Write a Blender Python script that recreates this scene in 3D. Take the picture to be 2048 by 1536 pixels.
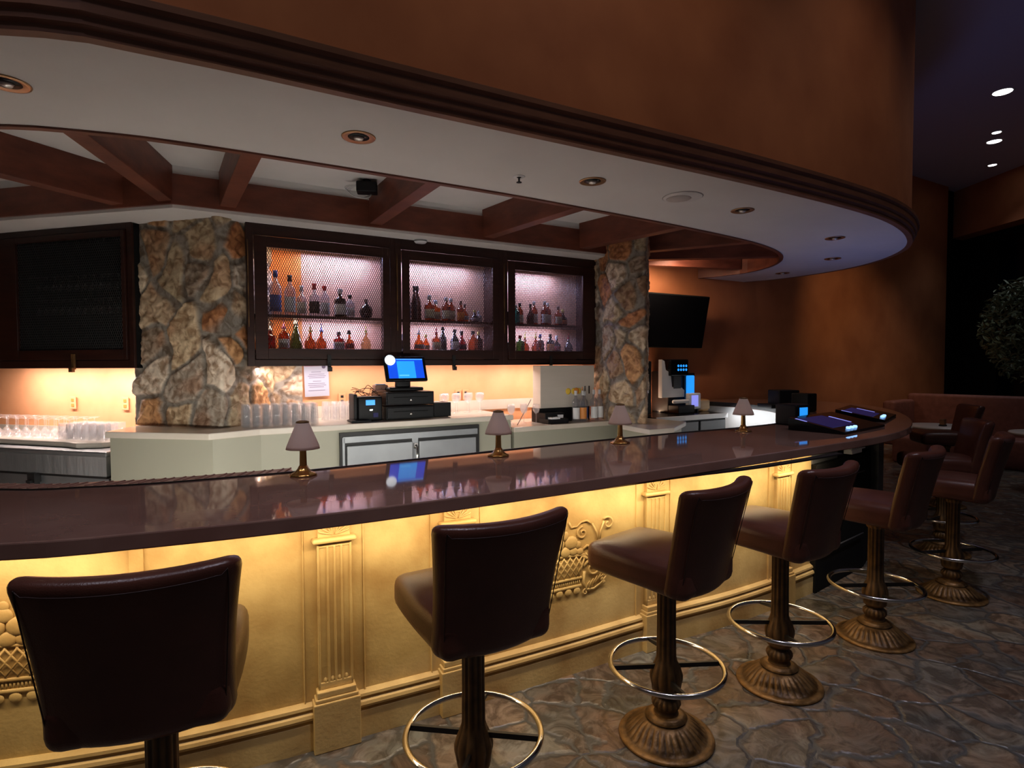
import bpy, math, random
import numpy as np
from mathutils import Vector, Matrix, noise
PI = math.pi
random.seed(7)
scn = bpy.context.scene
for o in list(bpy.data.objects): bpy.data.objects.remove(o, do_unlink=True)
COL = scn.collection
R = math.radians
HC = 1.66
# ---------------------------------------------------------------- camera, world, exposure
cam_d = bpy.data.cameras.new('camera'); cam = bpy.data.objects.new('camera', cam_d); COL.objects.link(cam)
cam_d.sensor_width = 36.0; cam_d.lens = 36.0 * 1140.0 / 2048.0; cam_d.clip_start = 0.05; cam_d.clip_end = 100
cam.matrix_world = Matrix.Translation((0, 0, HC)) @ Matrix.Rotation(R(90 - 2.0), 4, 'X') @ Matrix.Rotation(R(-0.25), 4, 'Z')
scn.camera = cam
scn.view_settings.view_transform = 'Standard'; scn.view_settings.look = 'None'
scn.view_settings.gamma = 1.0; scn.view_settings.use_curve_mapping = False
scn.view_settings.exposure = 0.0
W = bpy.data.worlds.new('world'); scn.world = W; W.use_nodes = True
wn = W.node_tree.nodes; wl = W.node_tree.links
for n in list(wn): wn.remove(n)
wo = wn.new('ShaderNodeOutputWorld'); wb = wn.new('ShaderNodeBackground'); wt = wn.new('ShaderNodeTexCoord')
ws = wn.new('ShaderNodeSeparateXYZ'); wr_ = wn.new('ShaderNodeValToRGB'); wm = wn.new('ShaderNodeMapRange')
wl.new(wt.outputs['Generated'], ws.inputs[0]); wl.new(ws.outputs['X'], wm.inputs['Value'])
wm.inputs['From Min'].default_value = 0.45; wm.inputs['From Max'].default_value = 0.92
wl.new(wm.outputs[0], wr_.inputs[0]); wl.new(wr_.outputs[0], wb.inputs[0]); wl.new(wb.outputs[0], wo.inputs[0])
wr_.color_ramp.elements[0].color = (0.55, 0.49, 0.47, 1); wr_.color_ramp.elements[1].color = (0.50, 0.55, 0.75, 1)
wb.inputs[1].default_value = 0.06

def area_light(name, loc, target, sx, sy, power, color, rotz=None, spread=180):
    d = bpy.data.lights.new(name, 'AREA'); d.shape = 'RECTANGLE'; d.size = sx; d.size_y = sy; d.energy = power; d.color = color
    d.spread = R(spread)
    o = bpy.data.objects.new(name, d); COL.objects.link(o)
    z = (Vector(loc) - Vector(target)).normalized()          # light shines along -Z
    x = Vector((math.cos(rotz), math.sin(rotz), 0)) if rotz is not None else Vector((1, 0, 0))
    x = (x - z * x.dot(z)).normalized(); y = z.cross(x)
    m = Matrix((x, y, z)).transposed().to_4x4(); m.translation = loc; o.matrix_world = m
    return o
def spot_light(name, loc, target, power, color, size=60, blend=.6, rad=.05):
    d = bpy.data.lights.new(name, 'SPOT'); d.energy = power; d.color = color; d.spot_size = R(size); d.spot_blend = blend; d.shadow_soft_size = rad
    o = bpy.data.objects.new(name, d); COL.objects.link(o); o.location = loc
    o.rotation_euler = (Vector(target) - Vector(loc)).to_track_quat('-Z', 'Y').to_euler(); return o

# wall frames: A faces the camera's right half, B the left
def A(s, out, z=None):
    p = (-2.39 + s * .8660 + out * .5, 4.14 + s * .5 - out * .8660); return p if z is None else (p[0], p[1], z)
def B(s, out, z=None):
    p = (.8955 + s * .9659 - out * .2588, 3.342 - s * .2588 - out * .9659); return p if z is None else (p[0], p[1], z)
RA, RB = R(30), R(-15)
KS, KZ = 1.2, .332  # back-bar enlargement about the camera, and its height shift
FRONT = [(-3.2, 1.90), (-2.45, 1.95), (-1.91, 2.055), (-1.42, 2.19), (-1.05, 2.34), (-.785, 2.465), (-.275, 2.715), (.27, 3.0), (.82, 3.31), (1.34, 3.57), (1.82, 3.86), (2.16, 4.09)]

# lamps: LED strips under the bar lip, under and inside the cabinets; downlights in the high ceiling
BARW = 0.8
for i in range(1, len(FRONT) - 1):
    a, b = Vector(FRONT[i]), Vector(FRONT[i + 1]); m = (a + b) / 2; t = (b - a); L = t.length; t /= L; n = Vector((t.y, -t.x))
    p = m + n * .19; q = m - n * 0.05
    area_light('bar_led_strip', (p.x, p.y, 1.015), (q.x, q.y, 0.3), L, .02, BARW * L * 6.0, (1.0, .79, .52), math.atan2(t.y, t.x))
def K(p): return (p[0] * KS, p[1] * KS, p[2] * KS - KZ)          # back-bar coordinates, scaled up about the camera point
for s0, s1 in ((.5, 1.55), (1.6, 2.65), (2.7, 3.72)):
    area_light('cabinet_led_strip', K(A((s0 + s1) / 2, -.12, 1.635)), K(A((s0 + s1) / 2, -.22, 1.2)), (s1 - s0) * KS, .03, 9.0, (1.0, .80, .74), RA)
for s0, s1 in ((-5.5, -4.7), (-4.65, -3.95)):
    area_light('cabinet_led_strip', K(B((s0 + s1) / 2, -.12, 1.635)), K(B((s0 + s1) / 2, -.22, 1.2)), (s1 - s0) * KS, .03, 14, (1.0, .82, .76), RB)
for s0, s1 in ((.90, 1.46), (1.74, 2.45), (2.80, 3.45)):
    area_light('shelf_led_strip', K(A((s0 + s1) / 2, -.24, 2.60)), K(A((s0 + s1) / 2, -.30, 2.0)), (s1 - s0) * KS, .02, 11.5, (.56, .62, 1.1), RA)
    area_light('shelf_led_strip', K(A((s0 + s1) / 2, -.22, 2.030)), K(A((s0 + s1) / 2, -.29, 1.6)), (s1 - s0) * KS, .02, 8, (.62, .62, 1.05), RA)
area_light('shelf_led_strip', K(A(.72, -.15, 2.60)), K(A(.72, -.28, 2.0)), .26, .02, 1.8, (1.0, .7, .45), RA)
area_light('shelf_led_strip', K(A(.72, -.15, 2.03)), K(A(.72, -.28, 1.6)), .26, .02, .8, (1.0, .7, .5), RA)
AISLE = [(-3.4, 2.80), (-2.336, 2.66), (-1.72, 2.78), (-1.129, 3.08), (-.384, 3.575), (.645, 4.25), (1.312, 4.66), (2.05, 5.08)]
for i in range(len(AISLE) - 1):
    a, b = Vector(AISLE[i]), Vector(AISLE[i + 1]); m = (a + b) / 2; t = (b - a); L = t.length; t /= L; n = Vector((-t.y, t.x))
    area_light('aisle_led_strip', (m.x + n.x * .03, m.y + n.y * .03, 1.02), (m.x + n.x * .9, m.y + n.y * .9, .1), L, .03, (11 if m.x < .9 else 2.5) * L, (1.0, .97, .90), math.atan2(t.y, t.x))
area_light('far_bar_led_strip', (3.02, 7.45, 1.02), (3.22, 7.45, .8), 1.1, .03, 3.2, (.95, .98, 1.0), R(96))
for x, y, e in ((3.0, 4.85, .6), (3.85, 5.9, 1.4), (4.15, 6.9, 1.4)):
    area_light('console_blue_fill', (x, y, 1.25), (x + .15, y + .3, 2.9), .45, .35, e, (.26, .36, 1.0), R(40), 140)  # upward blue lamps added over the bar to tint the soffit
area_light('coffee_wall_fill', K(A(4.75, -.20, 1.10)), K(A(4.9, -.37, 2.3)), 1.3, .03, 14, (1.0, .66, .42), RA)  # unseen strips added to brighten the wall around the television
area_light('coffee_wall_fill', K(A(4.6, .1, 2.72)), K(A(5.2, -.37, 1.6)), 1.0, .05, 16, (1.0, .72, .5), RA)
DOWN = [(7.0, 8.25, 150), (8.13, 9.68, 60), (8.42, 10.07, 90), (9.39, 11.26, 50)]
for x, y, e in DOWN:
    spot_light('ceiling_downlight_beam', (x, y, 5.44), (x, y, 0), e * .35, (.85, .9, 1.0), 80, .8, .1)
for x, y, e in ((.6, .9, 240), (-1.9, .5, 130), (2.8, 2.2, 210), (8.2, 4.6, 50)):
    spot_light('ceiling_downlight_beam', (x, y, 5.44), (x + .1, y + .4, 0), e, (.82, .80, .98), 80, .9, .12)
for x, y, tx, ty, e in ((-2.6, .9, -2.6, 2.2, 32), (-.4, 1.4, -.8, 2.8, 34), (1.5, 2.2, 1.0, 3.6, 36), (3.6, 3.2, 2.9, 4.7, 30), (6.2, 5.0, 4.6, 6.6, 19)):
    spot_light('drum_wash_beam', (x, y, 5.44), (tx, ty, 3.4), e, (1.0, .78, .62), 85, 1.0, .12)
spot_light('wall_wash_beam', (5.6, 7.4, 5.3), (6.5, 10.2, 2.3), 190, (1.0, .66, .34), 50, 1.0, .1)
spot_light('wall_wash_beam', (4.4, 6.9, 5.3), (4.4, 9.0, 1.8), 140, (1.0, .7, .45), 60, 1.0, .1)
spot_light('bulkhead_beam', (9.3, 9.2, 5.3), (10.0, 9.4, 4.6), 16, (1.0, .66, .5), 85, 1.0, .05)

# ---------------------------------------------------------------- materials
MATS = {}
def mat(name, color, rough=.5, metal=0.0, noise_amt=0.0, scale=5.0, color2=None, bump=0.0, bscale=None, stretch=(1, 1, 1), spec=.5, emit=None, estr=0, trans=0, alpha=1, coat=0, detail=4, ior=1.45, sheen=0):
    m = bpy.data.materials.new(name); m.use_nodes = True; nt = m.node_tree; b = nt.nodes['Principled BSDF']
    b.inputs['Base Color'].default_value = (*color, 1); b.inputs['Roughness'].default_value = rough; b.inputs['Metallic'].default_value = metal
    b.inputs['Specular IOR Level'].default_value = spec; b.inputs['IOR'].default_value = ior
    if coat: b.inputs['Coat Weight'].default_value = coat; b.inputs['Coat Roughness'].default_value = .03
    if trans: b.inputs['Transmission Weight'].default_value = trans
    if sheen: b.inputs['Sheen Weight'].default_value = sheen
    if emit: b.inputs['Emission Color'].default_value = (*emit, 1); b.inputs['Emission Strength'].default_value = estr
    if color2 or bump:
        tc = nt.nodes.new('ShaderNodeTexCoord'); mp = nt.nodes.new('ShaderNodeMapping'); mp.inputs['Scale'].default_value = stretch
        nz = nt.nodes.new('ShaderNodeTexNoise'); nz.inputs['Scale'].default_value = scale; nz.inputs['Detail'].default_value = detail
        nt.links.new(tc.outputs['Object'], mp.inputs[0]); nt.links.new(mp.outputs[0], nz.inputs['Vector'])
        if color2:
            cr = nt.nodes.new('ShaderNodeValToRGB'); cr.color_ramp.elements[0].position = .3; cr.color_ramp.elements[1].position = .7
            cr.color_ramp.elements[0].color = (*color, 1); cr.color_ramp.elements[1].color = (*color2, 1)
            nt.links.new(nz.outputs['Fac'], cr.inputs[0]); nt.links.new(cr.outputs[0], b.inputs['Base Color'])
        if bump:
            n2 = nz
            if bscale:
                n2 = nt.nodes.new('ShaderNodeTexNoise'); n2.inputs['Scale'].default_value = bscale; nt.links.new(mp.outputs[0], n2.inputs['Vector'])
            bp = nt.nodes.new('ShaderNodeBump'); bp.inputs['Strength'].default_value = bump; bp.inputs['Distance'].default_value = .01
            nt.links.new(n2.outputs['Fac'], bp.inputs['Height']); nt.links.new(bp.outputs[0], b.inputs['Normal'])
    MATS[name] = m; return m
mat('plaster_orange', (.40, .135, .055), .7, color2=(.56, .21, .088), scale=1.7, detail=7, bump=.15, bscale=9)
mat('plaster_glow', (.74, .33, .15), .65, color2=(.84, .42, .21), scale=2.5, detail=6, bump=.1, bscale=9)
mat('plaster_deep', (.75, .20, .04), .65, color2=(.82, .26, .05), scale=2.5)
mat('soffit_white', (.67, .645, .63), .8, color2=(.71, .685, .67), scale=2, bump=.05, bscale=160)
mat('ceiling_white', (.76, .75, .74), .85, color2=(.82, .81, .80), scale=2)
mat('ceiling_high', (.60, .60, .80), .85)
mat('wood_dark', (.018, .005, .003), .4, color2=(.036, .010, .006), scale=3, stretch=(1, 1, 9), bump=.08, bscale=30)
mat('wood_beam', (.105, .028, .016), .45, color2=(.21, .062, .034), scale=3.5, stretch=(1, 1, 3), detail=8, bump=.1, bscale=30)
mat('wood_trim', (.15, .060, .034), .5, color2=(.21, .09, .052), scale=5, stretch=(1, 1, 6))
mat('marble_brown', (.20, .106, .082), .045, color2=(.28, .165, .13), scale=3.2, detail=9, spec=.75)
mat('marble_cream', (.62, .55, .45), .18, color2=(.70, .63, .54), scale=4, detail=8)
mat('cream_panel', (.38, .37, .285), .45)
mat('gold_plaster', (.40, .235, .075), .55, color2=(.74, .54, .22), scale=3.2, detail=9, bump=.12, bscale=60)
mat('leather', (.068, .021, .013), .31, color2=(.092, .029, .018), scale=9, bump=.10, bscale=260, spec=.5)
mat('leather_seam', (.03, .01, .008), .6)
mat('bronze', (.07, .038, .014), .45, metal=.45, color2=(.22, .125, .045), scale=22, bump=.25, bscale=50)
mat('bronze_dark', (.055, .032, .014), .45, metal=.45, color2=(.15, .085, .035), scale=16, bump=.2)
mat('steel', (.62, .60, .57), .16, metal=1)
mat('steel_brushed', (.26, .275, .285), .42, metal=.8, color2=(.33, .345, .355), scale=4, bump=.03)
mat('steel_wavy', (.36, .38, .39), .24, metal=.6, bump=.5, scale=3.5, stretch=(4, 4, .6))
mat('iron_black', (.012, .011, .011), .45)
mat('black_plastic', (.005, .005, .006), .45, spec=.3)
mat('black_gloss', (.004, .004, .005), .22, spec=.3)
mat('black_matte', (.008, .008, .008), .85, spec=.15)
mat('grey_metal', (.12, .125, .13), .4, metal=.4)
mat('white_plastic', (.75, .75, .76), .35)
mat('white_paint', (.78, .78, .78), .5)
mat('brass', (.62, .36, .12), .2, metal=1)
mat('brass_trim', (.45, .26, .14), .3, metal=.9)
def shade_mat():
    m = bpy.data.materials.new('shade_glass'); m.use_nodes = True; nt = m.node_tree
    for n in list(nt.nodes): nt.nodes.remove(n)
    o = nt.nodes.new('ShaderNodeOutputMaterial'); x = nt.nodes.new('ShaderNodeMixShader'); d = nt.nodes.new('ShaderNodeBsdfDiffuse'); t = nt.nodes.new('ShaderNodeBsdfTranslucent')
    d.inputs[0].default_value = (.92, .80, .74, 1); t.inputs[0].default_value = (1.0, .88, .82, 1); x.inputs[0].default_value = .55
    nt.links.new(d.outputs[0], x.inputs[1]); nt.links.new(t.outputs[0], x.inputs[2]); nt.links.new(x.outputs[0], o.inputs[0]); MATS['shade_glass'] = m
shade_mat()
mat('screen_blue', (.01, .05, .35), .2, emit=(.005, .07, .75), estr=1.0)
mat('screen_cyan', (.02, .3, .8), .2, emit=(.02, .30, .95), estr=1.0)
mat('screen_cyan_light', (.1, .5, .9), .2, emit=(.12, .50, 1.0), estr=1.0)
mat('screen_purple', (.005, .005, .02), .35, spec=.15, emit=(.014, .012, .07), estr=.7)
mat('screen_icon', (.3, .3, .8), .3, emit=(.28, .30, .95), estr=.8)
mat('button_glow', (.5, .7, 1), .3, emit=(.25, .50, 1.0), estr=2.2)
mat('led_white', (.9, .9, .9), .4, emit=(1, 1, 1), estr=6)
mat('glare_white', (.9, .9, .9), .4, emit=(.85, .93, 1), estr=.9)
mat('bulb_off', (.75, .70, .66), .1, metal=.6)
mat('wood_box', (.58, .40, .24), .6, color2=(.66, .48, .30), scale=3, stretch=(1, 1, 10))
mat('box_white', (.62, .56, .48), .55, color2=(.66, .60, .52), scale=2, stretch=(1, 1, 9))
mat('tan_wood', (.50, .26, .08), .5)
mat('orange_ink', (.95, .35, .05), .5); mat('yellow_ink', (.95, .65, .08), .5); mat('blue_ink', (.05, .10, .45), .5); mat('red_ink', (.6, .03, .04), .5)
mat('paper', (.40, .41, .50), .8); mat('paper_pink', (.38, .15, .20), .8); mat('ink_grey', (.12, .10, .16), .8)
mat('mat_tan', (.45, .27, .20), .4, color2=(.20, .11, .08), scale=14, stretch=(1, 1, 1))
mat('leaf', (.12, .15, .09), .45); mat('bark', (.06, .04, .025), .9); mat('pot', (.08, .05, .035), .7)
mat('booth', (.16, .055, .04), .65, color2=(.22, .08, .06), scale=14)
mat('table_white', (.55, .50, .46), .35)
mat('night_glass', (.003, .004, .008), .1)
mat('blind_lit', (.2, .25, .35), .5, emit=(.35, .45, .7), estr=.25)
mat('grille', (.50, .45, .43), .8)
mat('rope', (.45, .38, .28), .8); mat('brown_cloth', (.30, .16, .12), .8)

def thin_glass(name, tint, gloss=.10, rough=.03):
    m = bpy.data.materials.new(name); m.use_nodes = True; nt = m.node_tree
    for n in list(nt.nodes): nt.nodes.remove(n)
    o = nt.nodes.new('ShaderNodeOutputMaterial'); t = nt.nodes.new('ShaderNodeBsdfTransparent'); g = nt.nodes.new('ShaderNodeBsdfGlossy'); x = nt.nodes.new('ShaderNodeMixShader')
    t.inputs[0].default_value = (*tint, 1); g.inputs[0].default_value = (.9, .9, .9, 1); g.inputs['Roughness'].default_value = rough
    lw = nt.nodes.new('ShaderNodeLayerWeight'); lw.inputs[0].default_value = .35
    mr = nt.nodes.new('ShaderNodeMapRange'); mr.inputs['To Min'].default_value = gloss * .5; mr.inputs['To Max'].default_value = min(.95, gloss * 6)
    nt.links.new(lw.outputs['Facing'], mr.inputs['Value']); nt.links.new(mr.outputs[0], x.inputs[0]); nt.links.new(t.outputs[0], x.inputs[1]); nt.links.new(g.outputs[0], x.inputs[2]); nt.links.new(x.outputs[0], o.inputs[0])
    MATS[name] = m
def hazy(nm, haze, c=(.92, .92, .95)):
    nt = MATS[nm].node_tree; o = nt.nodes['Material Output']; src = o.inputs[0].links[0].from_socket; d = nt.nodes.new('ShaderNodeBsdfTranslucent'); d2 = nt.nodes.new('ShaderNodeBsdfDiffuse'); d.inputs[0].default_value = (*c, 1); d2.inputs[0].default_value = (*c, 1)
    ad = nt.nodes.new('ShaderNodeMixShader'); x = nt.nodes.new('ShaderNodeMixShader'); x.inputs[0].default_value = haze
    nt.links.new(d.outputs[0], ad.inputs[1]); nt.links.new(d2.outputs[0], ad.inputs[2]); nt.links.new(src, x.inputs[1]); nt.links.new(ad.outputs[0], x.inputs[2]); nt.links.new(x.outputs[0], o.inputs[0])
for nm, c in dict(glass_clear=(.80, .80, .84), glass_tumbler=(.985, .985, .985), glass_amber=(.58, .22, .07), glass_orange=(.80, .34, .08), glass_red=(.45, .06, .04), glass_green=(.16, .32, .08), glass_darkgreen=(.03, .06, .03),
                  glass_brown=(.20, .07, .03), glass_black=(.02, .015, .012), glass_turquoise=(.10, .60, .62), glass_white=(.68, .70, .74), glass_pale=(.78, .62, .42)).items():
    thin_glass(nm, c, .10 if nm != 'glass_tumbler' else .035)
thin_glass('glass_dim', (.85, .85, .88), .10); hazy('glass_tumbler', .13); hazy('glass_clear', .10); hazy('glass_white', .3)
for nm, c in dict(cap_blue=(.03, .06, .25), cap_black=(.01, .01, .01), cap_silver=(.55, .55, .55), cap_red=(.45, .02, .03), cap_white=(.7, .7, .72), cap_gold=(.6, .45, .12), cap_pink=(.7, .15, .35), cap_yellow=(.75, .65, .15), cap_brown=(.12, .05, .03),
                  label_cream=(.72, .66, .50), label_white=(.75, .75, .75), label_black=(.02, .02, .02), label_blue=(.08, .12, .35), label_orange=(.75, .28, .06), label_green=(.2, .3, .12), label_red=(.4, .05, .04)).items():
    mat(nm, c, .45)

# window screen: opaque dark wire
mat('wire_mesh', (.05, .018, .010), .5)
mat('cabinet_back', (.72, .36, .22), .5, color2=(.78, .43, .28), scale=3)

def crease_tone(nm):  # darker in creases, paler on raised edges, by pointiness
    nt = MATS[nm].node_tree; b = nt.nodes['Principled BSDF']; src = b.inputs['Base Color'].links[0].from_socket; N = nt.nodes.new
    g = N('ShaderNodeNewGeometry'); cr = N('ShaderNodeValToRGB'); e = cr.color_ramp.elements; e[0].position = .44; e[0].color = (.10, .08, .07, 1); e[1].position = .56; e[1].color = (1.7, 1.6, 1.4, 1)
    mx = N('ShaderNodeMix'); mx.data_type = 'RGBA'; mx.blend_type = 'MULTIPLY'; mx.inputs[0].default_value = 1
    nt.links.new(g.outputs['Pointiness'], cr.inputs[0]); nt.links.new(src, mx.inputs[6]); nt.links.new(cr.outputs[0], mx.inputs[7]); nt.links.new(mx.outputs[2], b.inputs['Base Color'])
crease_tone('bronze'); crease_tone('bronze_dark')
# floor flagstones
def flag_floor():
    m = bpy.data.materials.new('flagstone'); m.use_nodes = True; nt = m.node_tree; b = nt.nodes['Principled BSDF']; N = nt.nodes.new; Lk = nt.links.new
    tc = N('ShaderNodeTexCoord'); nz = N('ShaderNodeTexNoise'); nz.inputs['Scale'].default_value = 2.6; nz.inputs['Detail'].default_value = 4
    mx = N('ShaderNodeVectorMath'); mx.operation = 'MULTIPLY_ADD'; mx.inputs[1].default_value = (.42, .42, 0)
    Lk(tc.outputs['Object'], nz.inputs['Vector']); Lk(nz.outputs['Color'], mx.inputs[0]); Lk(tc.outputs['Object'], mx.inputs[2])
    ve = N('ShaderNodeTexVoronoi'); ve.feature = 'DISTANCE_TO_EDGE'; ve.voronoi_dimensions = '2D'; ve.inputs['Scale'].default_value = 3.9
    vc = N('ShaderNodeTexVoronoi'); vc.feature = 'F1'; vc.voronoi_dimensions = '2D'; vc.inputs['Scale'].default_value = 3.9
    Lk(mx.outputs[0], ve.inputs['Vector']); Lk(mx.outputs[0], vc.inputs['Vector'])
    cr = N('ShaderNodeValToRGB'); e = cr.color_ramp.elements; e[0].position = 0; e[0].color = (.085, .078, .068, 1); e[1].position = 1; e[1].color = (.22, .19, .155, 1)
    for p, c in ((.15, (.15, .105, .078)), (.3, (.115, .106, .095)), (.45, (.22, .18, .135)), (.6, (.135, .098, .073)), (.75, (.17, .158, .142)), (.88, (.105, .086, .07))):
        k = e.new(p); k.color = (*c, 1)
    sp = N('ShaderNodeSeparateColor'); Lk(vc.outputs['Color'], sp.inputs[0]); Lk(sp.outputs[0], cr.inputs[0])
    n2 = N('ShaderNodeTexNoise'); n2.inputs['Scale'].default_value = 6.5; n2.inputs['Detail'].default_value = 10; n2.inputs['Roughness'].default_value = .62; n2.inputs['Distortion'].default_value = 1.6; Lk(tc.outputs['Object'], n2.inputs['Vector'])
    r2 = N('ShaderNodeValToRGB'); r2.color_ramp.elements[0].position = .40; r2.color_ramp.elements[0].color = (.52, .48, .44, 1); r2.color_ramp.elements[1].position = .60; r2.color_ramp.elements[1].color = (1.2, 1.17, 1.12, 1); Lk(n2.outputs['Fac'], r2.inputs[0])
    n3 = N('ShaderNodeTexNoise'); n3.inputs['Scale'].default_value = 3.2; n3.inputs['Detail'].default_value = 5; Lk(tc.outputs['Object'], n3.inputs['Vector'])
    r3 = N('ShaderNodeValToRGB'); r3.color_ramp.elements[0].position = .42; r3.color_ramp.elements[0].color = (1.08, .94, .84, 1); r3.color_ramp.elements[1].position = .6; r3.color_ramp.elements[1].color = (.92, 1.0, 1.02, 1); Lk(n3.outputs['Fac'], r3.inputs[0])
    mc = N('ShaderNodeMix'); mc.data_type = 'RGBA'; mc.blend_type = 'MULTIPLY'; mc.inputs[0].default_value = 1; Lk(cr.outputs[0], mc.inputs[6]); Lk(r2.outputs[0], mc.inputs[7])
    m3 = N('ShaderNodeMix'); m3.data_type = 'RGBA'; m3.blend_type = 'MULTIPLY'; m3.inputs[0].default_value = 1; Lk(mc.outputs[2], m3.inputs[6]); Lk(r3.outputs[0], m3.inputs[7])
    er = N('ShaderNodeMapRange'); er.inputs['From Min'].default_value = .02; er.inputs['From Max'].default_value = .085; Lk(ve.outputs['Distance'], er.inputs['Value'])
    mg = N('ShaderNodeMix'); mg.data_type = 'RGBA'; Lk(er.outputs[0], mg.inputs[0]); mg.inputs[6].default_value = (.085, .082, .075, 1); Lk(m3.outputs[2], mg.inputs[7]); Lk(mg.outputs[2], b.inputs['Base Color'])
    ad = N('ShaderNodeMath'); ad.operation = 'MULTIPLY_ADD'; ad.inputs[1].default_value = 1.3; Lk(n2.outputs['Fac'], ad.inputs[0]); Lk(er.outputs[0], ad.inputs[2])
    bp = N('ShaderNodeBump'); bp.inputs['Strength'].default_value = .75; bp.inputs['Distance'].default_value = .010; Lk(ad.outputs[0], bp.inputs['Height']); Lk(bp.outputs[0], b.inputs['Normal'])
    b.inputs['Roughness'].default_value = .27; MATS['flagstone'] = m
flag_floor()
def rock_mat():
    m = bpy.data.materials.new('fieldstone'); m.use_nodes = True; nt = m.node_tree; b = nt.nodes['Principled BSDF']; N = nt.nodes.new; Lk = nt.links.new
    at = N('ShaderNodeAttribute'); at.attribute_name = 'stone'
    tc = N('ShaderNodeTexCoord'); nz = N('ShaderNodeTexNoise'); nz.inputs['Scale'].default_value = 13; nz.inputs['Detail'].default_value = 9; nz.inputs['Distortion'].default_value = .8; Lk(tc.outputs['Object'], nz.inputs['Vector'])
    cr = N('ShaderNodeValToRGB'); e = cr.color_ramp.elements; e[0].position = .36; e[0].color = (.50, .38, .29, 1); e[1].position = .6; e[1].color = (1.15, 1.1, 1.05, 1); Lk(nz.outputs['Fac'], cr.inputs[0])
    mc = N('ShaderNodeMix'); mc.data_type = 'RGBA'; mc.blend_type = 'MULTIPLY'; mc.inputs[0].default_value = 1; Lk(at.outputs['Color'], mc.inputs[6]); Lk(cr.outputs[0], mc.inputs[7]); Lk(mc.outputs[2], b.inputs['Base Color'])
    bp = N('ShaderNodeBump'); bp.inputs['Strength'].default_value = .7; bp.inputs['Distance'].default_value = .012; Lk(nz.outputs['Fac'], bp.inputs['Height']); Lk(bp.outputs[0], b.inputs['Normal'])
    b.inputs['Roughness'].default_value = .6; MATS['fieldstone'] = m
rock_mat()

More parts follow.
